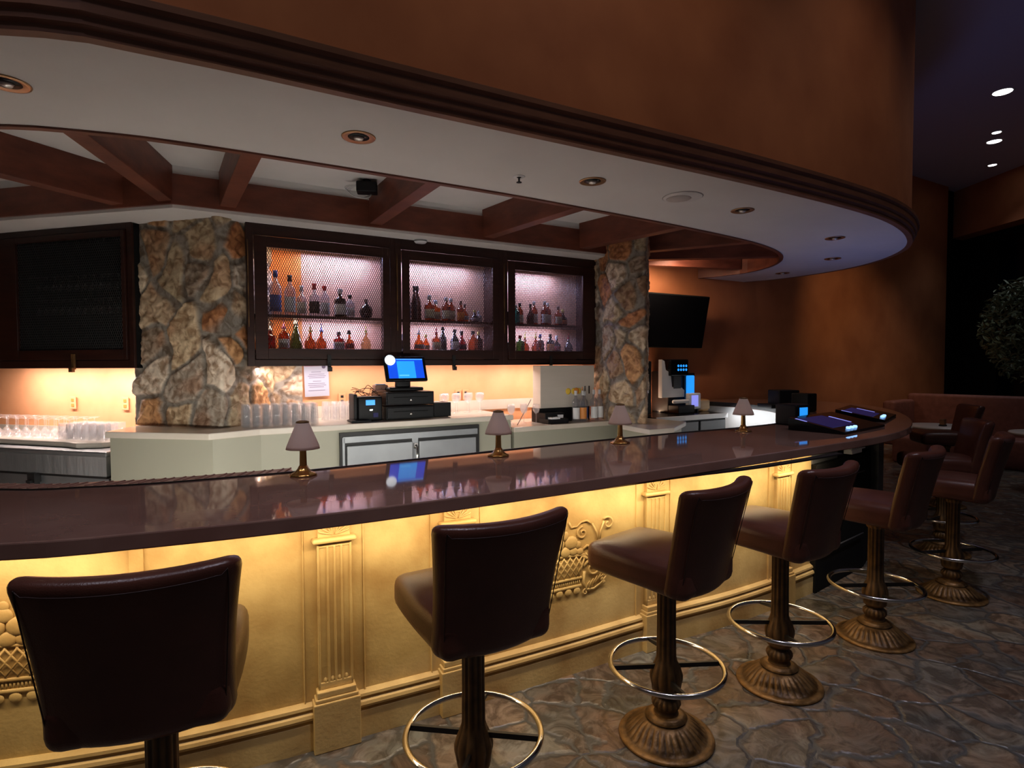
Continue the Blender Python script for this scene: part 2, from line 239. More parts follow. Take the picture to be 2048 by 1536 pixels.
# ---------------------------------------------------------------- mesh helpers
class MB:
    def __init__(s): s.v = []; s.f = []; s.sm = []
    def add(s, vs, fs, smooth=False, M=None):
        k = len(s.v)
        s.v += [tuple(M @ Vector(p)) if M is not None else tuple(p) for p in vs]
        s.f += [tuple(i + k for i in f) for f in fs]; s.sm += [smooth] * len(fs); return s
    def box(s, x0, x1, y0, y1, z0, z1, M=None):
        vs = [(x, y, z) for z in (z0, z1) for y in (y0, y1) for x in (x0, x1)]
        return s.add(vs, [(0, 2, 3, 1), (4, 5, 7, 6), (0, 1, 5, 4), (2, 6, 7, 3), (0, 4, 6, 2), (1, 3, 7, 5)], False, M)
    def prism(s, poly, z0, z1, M=None):
        n = len(poly); ar = sum(poly[i][0] * poly[(i + 1) % n][1] - poly[(i + 1) % n][0] * poly[i][1] for i in range(n))
        if ar < 0: poly = poly[::-1]
        vs = [(x, y, z0) for x, y in poly] + [(x, y, z1) for x, y in poly]
        fs = [tuple(range(n))[::-1], tuple(range(n, 2 * n))] + [(i, (i + 1) % n, n + (i + 1) % n, n + i) for i in range(n)]
        return s.add(vs, fs, False, M)
    def lathe(s, prof, n=24, mod=None, M=None, smooth=True):
        vs = []; m = len(prof)
        for i in range(n):
            a = 2 * PI * i / n
            for j, (r, z) in enumerate(prof):
                rr = mod(a, r, z) if mod else r
                vs.append((rr * math.cos(a), rr * math.sin(a), z))
        fs = [(i * m + j, ((i + 1) % n) * m + j, ((i + 1) % n) * m + j + 1, i * m + j + 1) for i in range(n) for j in range(m - 1)]
        if prof[0][0] > 1e-6: fs.append(tuple(i * m for i in range(n))[::-1])
        if prof[-1][0] > 1e-6: fs.append(tuple(i * m + m - 1 for i in range(n)))
        return s.add(vs, fs, smooth, M)
    def tube(s, path, r, n=8, closed=False, M=None, taper=None):
        P = [Vector(p) for p in path]; m = len(P); vs = []
        up = Vector((0, 0, 1)); prev = None
        for i in range(m):
            t = (P[(i + 1) % m] - P[i - 1]) if closed else (P[min(i + 1, m - 1)] - P[max(i - 1, 0)])
            t.normalize()
            if prev is None: a = up if abs(t.z) < .9 else Vector((1, 0, 0))
            else: a = prev
            x = (a - t * a.dot(t)); x = x.normalized() if x.length > 1e-5 else Vector((1, 0, 0)); prev = x; y = t.cross(x)
            rr = r if taper is None else r * taper(i / (m - 1))
            vs += [tuple(P[i] + (x * math.cos(2 * PI * k / n) + y * math.sin(2 * PI * k / n)) * rr) for k in range(n)]
        fs = []
        for i in range(m if closed else m - 1):
            for k in range(n): fs.append((i * n + k, i * n + (k + 1) % n, ((i + 1) % m) * n + (k + 1) % n, ((i + 1) % m) * n + k))
        if not closed: fs += [tuple(range(n))[::-1], tuple((m - 1) * n + k for k in range(n))]
        return s.add(vs, fs, True, M)
    def rbox(s, sx, sy, sz, r, n=6, fn=None, M=None, c=(0, 0, 0)):
        h = Vector((sx / 2, sy / 2, sz / 2)); idx = {}; vs = []; fs = []
        def prm(k, half):   # spread samples: more near the edges
            inner = half - r
            seq = [-half + r * (1 - math.cos(PI / 2 * q / 3)) for q in range(3)] + [-inner + 2 * inner * q / n for q in range(n + 1)] + [half - r * (1 - math.cos(PI / 2 * q / 3)) for q in (2, 1, 0)]
            return seq
        S = [prm(0, h.x), prm(1, h.y), prm(2, h.z)]; m = len(S[0]) - 1
        def vid(i, j, k):
            key = (i, j, k)
            if key not in idx:
                p = Vector((S[0][i], S[1][j], S[2][k])); q = Vector([max(-h[a] + r, min(h[a] - r, p[a])) for a in range(3)]); d = p - q
                if d.length > 1e-9: p = q + d.normalized() * r
                idx[key] = len(vs); w = p + Vector(c); vs.append(tuple(fn(w) if fn else w))
            return idx[key]
        for i in range(m):
            for j in range(m):
                fs += [(vid(i, j, 0), vid(i, j + 1, 0), vid(i + 1, j + 1, 0), vid(i + 1, j, 0)), (vid(i, j, m), vid(i + 1, j, m), vid(i + 1, j + 1, m), vid(i, j + 1, m)),
                       (vid(i, 0, j), vid(i + 1, 0, j), vid(i + 1, 0, j + 1), vid(i, 0, j + 1)), (vid(i, m, j), vid(i, m, j + 1), vid(i + 1, m, j + 1), vid(i + 1, m, j)),
                       (vid(0, i, j), vid(0, i, j + 1), vid(0, i + 1, j + 1), vid(0, i + 1, j)), (vid(m, i, j), vid(m, i + 1, j), vid(m, i + 1, j + 1), vid(m, i, j + 1))]
        return s.add(vs, fs, True, M)
    def sweep(s, path, prof, closed=False, smooth=False):
        """profile (out, z) swept along a 2D path; out is to the right of travel"""
        P = [Vector(p) for p in path]; m = len(P); k = len(prof); vs = []
        for i in range(m):
            if closed: a, b = P[i] - P[i - 1], P[(i + 1) % m] - P[i]
            else: a = P[i] - P[max(i - 1, 0)] if i else P[1] - P[0]; b = P[i + 1] - P[i] if i < m - 1 else a
            a = a.normalized(); b = b.normalized(); t = (a + b).normalized(); nn = Vector((t.y, -t.x)); sc = 1 / max(.5, nn.dot(Vector((a.y, -a.x))))
            vs += [(P[i].x + nn.x * o * sc, P[i].y + nn.y * o * sc, z) for o, z in prof]
        fs = []
        for i in range(m if closed else m - 1):
            j = (i + 1) % m
            for q in range(k): fs.append((i * k + q, i * k + (q + 1) % k, j * k + (q + 1) % k, j * k + q))
        if not closed: fs += [tuple(range(k)), tuple((m - 1) * k + q for q in range(k))[::-1]]
        return s.add(vs, fs, smooth)
    def build(s, name, m, parent=None, loc=None, bevel=0, seg=2, fixn=True):
        me = bpy.data.meshes.new(name); me.from_pydata(s.v, [], s.f); me.polygons.foreach_set('use_smooth', s.sm); me.update()
        if fixn:
            import bmesh
            bm = bmesh.new(); bm.from_mesh(me); bmesh.ops.recalc_face_normals(bm, faces=bm.faces); bm.to_mesh(me); bm.free()
        me.materials.append(MATS[m]); o = bpy.data.objects.new(name, me); COL.objects.link(o)
        if parent is not None: o.parent = parent
        if loc is not None: o.location = loc
        if bevel:
            md = o.modifiers.new('bevel', 'BEVEL'); md.width = bevel; md.segments = seg; md.limit_method = 'ANGLE'; md.angle_limit = R(40)
        return o
def thing(name, label, cat, loc=(0, 0, 0), rz=0, group=None):
    o = bpy.data.objects.new(name, None); COL.objects.link(o); o.location = loc; o.rotation_euler = (0, 0, rz); o.empty_display_size = .1
    return tag(o, label, cat, group)
def tag(o, label, cat, group=None, kind=None):
    o['label'] = label; o['category'] = cat
    if group: o['group'] = group
    if kind: o['kind'] = kind
    return o
def struct(o): o['kind'] = 'structure'; return o
def copy_tree(o, parent=None):
    c = o.copy(); COL.objects.link(c)
    if parent is not None: c.parent = parent
    for ch in [x for x in bpy.data.objects if x.parent == o]: copy_tree(ch, c)
    return c
def T(x=0, y=0, z=0, rz=0, rx=0, ry=0): return Matrix.Translation((x, y, z)) @ Matrix.Rotation(rz, 4, 'Z') @ Matrix.Rotation(ry, 4, 'Y') @ Matrix.Rotation(rx, 4, 'X')
def spline(pts, n=8, closed=False):
    P = [Vector(p) for p in pts]; out = []; m = len(P)
    for i in range(m if closed else m - 1):
        p0 = P[i - 1] if (i or closed) else P[0] * 2 - P[1]; p1 = P[i]; p2 = P[(i + 1) % m]; p3 = P[(i + 2) % m] if (closed or i + 2 < m) else p2 * 2 - p1
        for k in range(n):
            t = k / n; out.append(tuple(.5 * ((2 * p1) + (p2 - p0) * t + (2 * p0 - 5 * p1 + 4 * p2 - p3) * t * t + (3 * p1 - p0 - 3 * p2 + p3) * t ** 3)))
    if not closed: out.append(tuple(P[-1]))
    return out
def resample(path, n):
    P = [Vector(p) for p in path]; d = [0]
    for i in range(1, len(P)): d.append(d[-1] + (P[i] - P[i - 1]).length)
    out = []; j = 0
    for k in range(n):
        t = d[-1] * k / (n - 1)
        while j < len(P) - 2 and d[j + 1] < t: j += 1
        u = (t - d[j]) / max(1e-9, d[j + 1] - d[j]); out.append(tuple(P[j].lerp(P[j + 1], u)))
    return out
def ribbon(mb, outer, inner, z0, z1):
    n = len(outer); vs = [(*p, z0) for p in outer] + [(*p, z0) for p in inner] + [(*p, z1) for p in outer] + [(*p, z1) for p in inner]; fs = []
    for i in range(n - 1):
        fs += [(i, n + i, n + i + 1, i + 1), (2 * n + i, 2 * n + i + 1, 3 * n + i + 1, 3 * n + i), (i, i + 1, 2 * n + i + 1, 2 * n + i), (n + i, 3 * n + i, 3 * n + i + 1, n + i + 1)]
    fs += [(0, 2 * n, 3 * n, n), (n - 1, 2 * n - 1, 4 * n - 1, 3 * n - 1)]
    return mb.add(vs, fs)
ORD = ['first', 'second', 'third', 'fourth', 'fifth', 'sixth', 'seventh', 'eighth', 'ninth', 'tenth', 'eleventh', 'twelfth']

# ---------------------------------------------------------------- room shell
struct(MB().box(-9, 13, -5, 16, -.1, 0).build('floor', 'flagstone'))
mat('aisle_bounce_tile', (.55, .52, .48), .6, color2=(.62, .59, .55), scale=6)
HI = 5.5
struct(MB().box(-9, 13, 1.5, 16, HI, HI + .1).build('ceiling', 'ceiling_high'))
# back wall of the lounge, parallel to the cabinet wall
def Wp(s, out):     # along direction 30 deg on the plane n.p = -6.2
    return (-3.075 + .866 * s + .5 * out, 5.326 + .5 * s - .866 * out)
wp = MB().prism([Wp(4.66, 0), Wp(14.62, 0), Wp(14.62, -.2), Wp(4.66, -.2)], 0, HI); struct(wp.build('wall_back', 'plaster_orange'))
wp = MB().prism([Wp(14.62, -.12), Wp(18, -.12), Wp(18, -.3), Wp(14.62, -.3)], 0, HI); struct(wp.build('wall_corner', 'black_matte'))
struct(MB().box(-9.1, -8.9, 2.5, 16, 0, HI).build('wall_left', 'plaster_orange'))
struct(MB().box(-8.9, 1.2, 10.2, 10.4, 0, HI).build('wall_rear', 'plaster_orange'))
struct(MB().box(10.4, 10.6, 5, 15, 0, HI).build('wall_right', 'black_matte'))
struct(MB().box(10.0, 10.4, 5, 15, 4.46, HI).build('trim_1', 'plaster_orange'))

# ---- soffit: ring over the bar. From here to the end of the back bar everything is laid out in
# unscaled coordinates (floor at .277) and scaled up about the camera point by scale_about_camera()
MARK = set(bpy.data.objects)
F0 = .278
OUT = spline([(-7.0, 4.4), (-5.4, 2.9), (-4.2, 2.2), (-2.9, 1.86), (-1.645, 1.876), (-1.2, 2.03), (-.518, 2.40), (.442, 2.92), (1.41, 3.45), (2.36, 4.02), (2.963, 4.46), (3.45, 4.97), (3.78, 5.50), (3.93, 6.10), (3.88, 6.66), (3.66, 7.15), (3.40, 7.50), (3.13, 7.69)], 8)
INN = spline([(-6.3, 5.2), (-5.0, 3.75), (-4.1, 3.05), (-3.1, 2.68), (-2.346, 2.62), (-1.932, 2.70), (-1.6, 2.83), (-.905, 3.20), (-.071, 3.67), (.634, 4.11), (1.50, 4.68), (2.25, 5.25), (2.70, 5.78), (2.88, 6.32), (2.82, 6.78), (2.63, 7.04), (2.363, 7.265)], 8)
n_ = 120; OU = resample(OUT, n_); IN = resample(INN, n_)
mb = MB(); ribbon(mb, OU, IN, 2.745, 2.80); sof = struct(mb.build('ceiling_soffit', 'soffit_white'))
mb = MB(); mb.sweep(OU, [(-.03, 2.9), (.0, 2.9), (.0, 4.86), (-.03, 4.86)]); struct(mb.build('wall_drum', 'plaster_orange'))
mb = MB(); mb.sweep(OU, [(-.03, 2.742), (.012, 2.742), (.014, 2.765), (.028, 2.775), (.030, 2.80), (.044, 2.81), (.046, 2.85), (.060, 2.862), (.060, 2.885), (.035, 2.90), (-.03, 2.90)]); struct(mb.build('trim_2', 'wood_trim'))
mb = MB(); mb.sweep(IN, [(-.006, 2.735), (.03, 2.735), (.03, 3.04), (-.006, 3.04)]); struct(mb.build('trim_3', 'wood_beam'))
# coffer ceiling above the beams
mb = MB(); mb.prism(IN + [(1.5, 7.0), (-2.3, 5.2), (-5.6, 6.0)], 3.03, 3.08); struct(mb.build('ceiling_coffer', 'ceiling_white'))
# core: strip over the cabinets with wooden fascia
CORE = [(-6.2, 4.86), (-3.80, 4.28), (-2.323, 3.949), (1.054, 5.844), (1.30, 6.50), (1.606, 6.848)]
corepoly = CORE[:4] + [(1.12, 6.07), (.86, 6.2), (.3, 6.6), (-2.6, 5.0), (-6.0, 5.7)]
struct(MB().prism(corepoly, 2.742, 2.80).build('ceiling_strip', 'soffit_white'))
mb = MB(); mb.sweep(CORE, [(-.03, 2.765), (.022, 2.765), (.022, 2.97), (-.03, 2.97)]); struct(mb.build('trim_4', 'wood_beam'))
mb = MB(); mb.sweep(CORE, [(-.03, 2.97), (.005, 2.97), (.005, 3.04), (-.03, 3.04)]); struct(mb.build('trim_5', 'ceiling_white'))
BEAMS = [((-2.74, 4.06), (-3.35, 2.64), 'running from the core to the far left of the soffit'), ((-2.375, 3.97), (-2.085, 2.68), 'meeting the corner of the core above the left stone pillar'), ((-2.03, 4.12), (-1.33, 3.0), 'right of the corner beam'),
         ((-1.09, 4.62), (-.40, 3.46), 'beside the black camera box'), ((-.22, 5.14), (.58, 4.08), 'above the middle lit cabinet'), ((.70, 5.64), (1.50, 4.70), 'above the right lit cabinet'),
         ((1.13, 5.92), (2.32, 5.34), 'ending above the right stone pillar'), ((1.32, 6.28), (2.83, 6.12), 'long and low behind the right stone pillar'), ((1.54, 6.62), (2.74, 6.92), 'furthest right, nearest the orange wall')]
for a, b, d in BEAMS:
    a, b = Vector(a), Vector(b); t = (b - a); L = t.length; M = T(a.x, a.y, 0, math.atan2(t.y, t.x))
    o = MB().box(0, L, -.052, .052, 2.785, 3.03, M).build('ceiling_beam', 'wood_beam', bevel=.004)
    tag(o, 'reddish brown wooden ceiling beam ' + d, 'beam', 'beams of the open coffer')
# core walls: cabinet wall A, wall B
def Aquad(s0, s1, o0, o1): return [A(s0, o0), A(s1, o0), A(s1, o1), A(s0, o1)]
def Bquad(s0, s1, o0, o1): return [B(s0, o0), B(s1, o0), B(s1, o1), B(s0, o1)]
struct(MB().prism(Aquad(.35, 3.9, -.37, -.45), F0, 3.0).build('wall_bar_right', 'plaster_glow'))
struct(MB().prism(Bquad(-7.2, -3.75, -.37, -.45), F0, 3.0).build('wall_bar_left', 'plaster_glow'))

# ---------------------------------------------------------------- stone pillars
def stones(name, poly, z0, z1, seed, label=None, closed=True, size=.25, amp=.022, res=.010, structure=False, ns=None):
    rng = np.random.RandomState(seed); P = [Vector(p) for p in poly]; m = len(P)
    path = resample([tuple(p) for p in (P + [P[0]] if closed else P)], 1 + int(sum((P[(i + 1) % m] - P[i]).length for i in range(m if closed else m - 1)) / res))
    if closed: path = path[:-1]
    S = len(path); Lp = S * res; Z = int((z1 - z0) / res) + 1
    pv = np.array(path)
    # smooth the corners a little
    for _ in range(3):
        if closed: pv = (np.roll(pv, 1, 0) + pv * 2 + np.roll(pv, -1, 0)) / 4
        else: pv[1:-1] = (pv[:-2] + pv[1:-1] * 2 + pv[2:]) / 4
    tg = np.roll(pv, -1, 0) - np.roll(pv, 1, 0)
    if not closed: tg[0] = pv[1] - pv[0]; tg[-1] = pv[-1] - pv[-2]
    tg /= np.linalg.norm(tg, axis=1)[:, None]; nr = np.stack([tg[:, 1], -tg[:, 0]], 1)
    ss, zz = np.meshgrid(np.arange(S) * res, z0 + np.arange(Z) * (z1 - z0) / (Z - 1), indexing='ij')
    nx = max(2, int(round(Lp / size))); nz = max(2, int(round((z1 - z0) / (size * .95)))); seeds = []
    for i in range(nx):
        for j in range(nz):
            if rng.rand() < .10: continue
            seeds.append(((i + .5 * (j % 2) + rng.uniform(.08, .92)) * Lp / nx % Lp, z0 + (j + rng.uniform(.1, .9)) * (z1 - z0) / nz))
    seeds = np.array(seeds); ns_ = len(seeds); ax = rng.uniform(.72, 1.6, ns_); tw = rng.uniform(-.9, .9, ns_)
    wx = np.zeros_like(ss); wz = np.zeros_like(ss); fine = np.zeros_like(ss)
    for i in range(S):
        for j in range(Z):
            q = Vector((pv[i][0] * 5, pv[i][1] * 5, zz[i, j] * 5)); wx[i, j] = noise.noise(q); wz[i, j] = noise.noise(q + Vector((31, 7, 3)))
            fine[i, j] = noise.fractal(q * 4.5, 1.0, 2.0, 4)
    X = ss + wx * .05; Zz = zz + wz * .05
    d1 = np.full(ss.shape, 9.); d2 = np.full(ss.shape, 9.); idx = np.zeros(ss.shape, int)
    for k, (a, b) in enumerate(seeds):
        dx = X - a
        if closed: dx = (dx + Lp / 2) % Lp - Lp / 2
        dz = Zz - b; c, s_ = math.cos(tw[k]), math.sin(tw[k]); u = (dx * c + dz * s_) * ax[k]; v = (-dx * s_ + dz * c) / ax[k] * 1.05
        d = np.sqrt(u * u + v * v); n1 = d < d1; d2 = np.where(n1, d1, np.minimum(d2, d)); idx = np.where(n1, k, idx); d1 = np.where(n1, d, d1)
    e = np.clip((d2 - d1 - .022) / .030, 0, 1); e = e * e * (3 - 2 * e); lift = rng.uniform(.35, 1.1, ns_)[idx]
    tilt = (rng.uniform(-.18, .18, ns_)[idx] * (X - seeds[idx, 0]) if not closed else 0) + rng.uniform(-.2, .2, ns_)[idx] * (Zz - seeds[idx, 1])
    h = e * (amp * lift + tilt * .5) + fine * (.010 * e + .002)
    pal = np.array([(.36, .28, .19), (.46, .40, .30), (.30, .20, .12), (.42, .24, .11), (.50, .44, .36), (.26, .21, .16), (.40, .33, .22), (.38, .17, .07), (.33, .29, .24), (.48, .38, .25)])
    pc = pal[rng.randint(0, len(pal), ns_)] * rng.uniform(1.0, 1.5, (ns_, 1)); col = pc[idx]
    stain = np.clip(wx * wz * 6 + .1, 0, 1)[..., None]; col = col * (1 - stain * .5) + np.array((.34, .14, .05)) * stain * .5
    mort = np.array((.25, .23, .20)); col = mort * (1 - e[..., None]) + col * e[..., None]
    V = np.stack([pv[:, 0][:, None] + nr[:, 0][:, None] * h, pv[:, 1][:, None] + nr[:, 1][:, None] * h, zz], 2).reshape(-1, 3)
    F = []
    for i in range(S if closed else S - 1):
        for j in range(Z - 1): F.append((i * Z + j, ((i + 1) % S) * Z + j, ((i + 1) % S) * Z + j + 1, i * Z + j + 1))
    me = bpy.data.meshes.new(name); me.from_pydata(V.tolist(), [], F); me.polygons.foreach_set('use_smooth', [True] * len(F)); me.update()
    ca = me.color_attributes.new('stone', 'FLOAT_COLOR', 'POINT'); ca.data.foreach_set('color', np.concatenate([col.reshape(-1, 3), np.ones((S * Z, 1))], 1).ravel())
    me.materials.append(MATS['fieldstone']); o = bpy.data.objects.new(name, me); COL.objects.link(o)
    if label: tag(o, label, 'pillar' if closed else 'stone wall')
    return o
stones('stone_pillar', [(-2.93, 4.42), (-2.13, 4.19), (-2.03, 4.45), (-2.0, 4.75), (-2.75, 5.0)], 1.202, 2.95, 5, 'wide rough fieldstone pillar at the corner between the dark and the lit cabinets')
stones('stone_pillar', [(.875, 6.03), (1.02, 5.58), (1.26, 5.40), (1.38, 5.85), (1.45, 6.2), (1.1, 6.35)], 1.087, 2.95, 11, 'narrower rough fieldstone pillar between the right lit cabinet and the television')
stones('stone_cladding', [A(.46, -.345), A(.885, -.345)], 1.2, 1.66, 3, 'cream and orange rock facing on the wall beside the pinned notice', closed=False, size=.3, amp=.015)

FULL0 = set(o.name for o in bpy.data.objects)
# ---------------------------------------------------------------- bar
LIP = spline([(-6.2, 3.6), (-4.9, 2.45), (-3.6, 1.93), (-2.5, 1.75), (-1.64, 1.80), (-1.238, 1.920), (-.796, 2.105), (-.40, 2.31), (.057, 2.574), (.435, 2.80), (.888, 3.09), (1.443, 3.44), (2.05, 3.83), (2.80, 4.34), (3.33, 4.80), (3.776, 5.36), (4.22, 6.10), (4.56, 6.87), (4.72, 7.60), (4.60, 8.22), (4.15, 8.72), (3.75, 8.92), (3.42, 8.98)], 8)
LIN = spline([(-5.6, 4.25), (-4.6, 3.3), (-3.6, 2.78), (-2.336, 2.585), (-2.0, 2.625), (-1.72, 2.70), (-1.439, 2.83), (-1.129, 3.00), (-.783, 3.23), (-.384, 3.495), (.085, 3.81), (.645, 4.17), (1.312, 4.58), (2.05, 5.00), (2.55, 5.36), (2.92, 5.85), (3.12, 6.45), (3.28, 7.20), (3.18, 7.85), (2.95, 8.25), (2.66, 8.56)], 8)
LO, LI = resample(LIP, 140), resample(LIN, 140)
ZT = 1.095
top = thing('bar_counter', 'long curved polished brown marble bar top running around the whole bar', 'bar top')
mb = MB(); ribbon(mb, LO, LI, ZT - .058, ZT); mb.build('slab', 'marble_brown', top, bevel=.006)
mb = MB(); mb.sweep(LI, [(-.010, ZT - .05), (.004, ZT - .05), (.004, ZT + .006), (-.010, ZT + .006)]); e_ = mb.build('edge_strip', 'iron_black', top); e_['label'] = 'thin dark strip along the inner edge'
# service mat strip behind the bar top on the left
DL = [p for p in LI if -3.9 < p[0] < -1.12]
mt = MB(); mt.sweep(DL, [(-.12, 1.075), (-.014, 1.075), (-.014, 1.099), (-.12, 1.099)]); mo = mt.build('bar_mat', 'mat_tan'); tag(mo, 'ribbed brown drip mat lying along the inner edge of the bar on the left', 'bar mat')
mt = MB()
for i, p in enumerate(DL[:-1]):
    a = Vector(p); b = Vector(DL[i + 1]); t = (b - a).normalized(); n = Vector((-t.y, t.x))
    for q in (.2, .6):
        c = a.lerp(b, q); mt.tube([(c.x + n.x * .02, c.y + n.y * .02, 1.099), (c.x + n.x * .11 + t.x * .04, c.y + n.y * .11 + t.y * .04, 1.099)], .0055, 6)
mt.build('ribs', 'brown_cloth', mo)

aisle = [p for p in LI[::4]]; struct(MB().prism(aisle + [(3.0, 7.9), (1.4, 6.2), (-2.4, 4.7), (-3.5, 4.75), (-6.5, 5.6)], .002, .012).build('floor_aisle_bounce', 'aisle_bounce_tile'))  # unseen aisle floor, pale tile added to bounce light up to the soffit
front = thing('bar_enclosure', 'golden plaster bar front with fluted pilasters and relief panels under the bar top', 'bar front')
FR = spline(FRONT, 6)
mb = MB(); ribbon(mb, FR, [(p[0] - .05, p[1] + .14) for p in FR], 0, ZT - .058); mb.build('panel', 'gold_plaster', front)
mb = MB(); mb.sweep(FR, [(-.01, 0), (.028, 0), (.030, .120), (.018, .128), (.012, .133), (.034, .137), (.040, .150), (.036, .163), (.022, .170), (.018, .178), (.030, .184), (.028, .196), (.004, .206), (-.01, .206)]); mb.build('base_moulding', 'gold_plaster', front)
mb = MB(); mb.sweep(FR, [(.165, 1.026), (.215, 1.026), (.215, 1.036), (.165, 1.036)]); mb.build('light_channel', 'iron_black', front)
mb = MB()
ln = [p for p in LI if p[0] > -3.9 or True]; off = [(p[0], p[1]) for p in ln]
mb.sweep(off, [(.05, 0), (.10, 0), (.10, ZT - .06), (.05, ZT - .06)]); mb.build('inner_wall', 'white_paint', front)
mb = MB(); far = [p for p in LO if p[1] > 5.2]
mb.sweep(far, [(-.35, 0), (-.27, 0), (-.27, ZT - .06), (-.35, ZT - .06)]); mb.build('end_wall', 'black_matte', front)
def local(p, t): return T(p[0], p[1], 0, math.atan2(t[1], t[0]))      # local +x along the front, -y to the customers
def tang(x):
    for i in range(len(FR) - 1):
        if FR[i][0] <= x <= FR[i + 1][0]:
            a, b = Vector(FR[i]), Vector(FR[i + 1]); u = (x - a.x) / (b.x - a.x); return a.lerp(b, u), (b - a).normalized()
def pilaster(x):
    p, t = tang(x); M = local(p, t); w = .0725
    root = MB()
    root.box(-.130, -.124, -.012, .02, .0, 1.037, M).box(.124, .130, -.012, .02, .0, 1.037, M).box(-.124, .124, -.006, .02, .2, 1.037, M)
    root.box(-w, -w + .010, -.036, .01, .26, .905, M).box(w - .010, w, -.036, .01, .26, .905, M).box(-w, w, -.029, .01, .26, .905, M)
    root.box(-w, w, -.032, .01, .875, .905, M).box(-w, w, -.036, .01, .26, .29, M)
    for k in range(3): cx = -.0290 + .029 * k; root.box(cx - .0050, cx + .0050, -.036, .01, .285, .88, M)
    for k in range(4):
        cx = -.0435 + .029 * k
        root.lathe([(0, 0), (.0095, .0), (.0095, .012), (.006, .02), (0, .024)], 10, None, M @ T(cx, -.026, .288))
    o = root.build('pilaster', 'gold_plaster', front, bevel=.0025)
    pl = MB().box(-.098, .098, -.068, .02, 0, .215, M).box(-.090, .090, -.062, .02, .215, .232, M).box(-.082, .082, -.056, .02, .232, .26, M)
    pl.build('plinth', 'gold_plaster', o, bevel=.004)
    cp = MB().box(-.068, .068, -.030, .01, .92, 1.037, M)
    cp.rbox(.185, .05, .024, .011, 3, None, M @ T(0, -.028, .908))
    for sx in (-1, 1):
        pts = [(sx * (.012 + .045 * (1 - q / 14) * math.cos(q * .55)), -.033, .975 + .035 * (1 - q / 14) * math.sin(q * .55)) for q in range(14)]
        cp.tube(pts, .0045, 6, M=M)
        for q in range(4): cp.tube([(sx * .005, -.033, .93), (sx * (.02 + .012 * q), -.037, .945 + .012 * (3 - q)), (sx * (.03 + .012 * q), -.032, .95 + .015 * (3 - q))], .004, 6, M=M)
    cp.lathe([(0, 0), (.024, 0), (.02, .008), (0, .012)], 14, None, M @ T(0, -.03, .985) @ Matrix.Rotation(R(90), 4, 'X'))
    cp.build('capital', 'gold_plaster', o, bevel=.002)
for x in (-2.75, -.785, -.275, .82, 1.82): pilaster(x)
p_, t_ = tang(-1.43); MB().box(-.05, 0, -.012, .02, .2, 1.037, local(p_, t_)).build('panel_strip', 'gold_plaster', front, bevel=.002)
def spiral(cx, cz, r0, a0, turns, d=1, n=22):
    return [(cx + r0 * (1 - .9 * i / n) * math.cos(a0 + d * turns * 2 * PI * i / n), 0, cz + r0 * (1 - .9 * i / n) * math.sin(a0 + d * turns * 2 * PI * i / n)) for i in range(n + 1)]
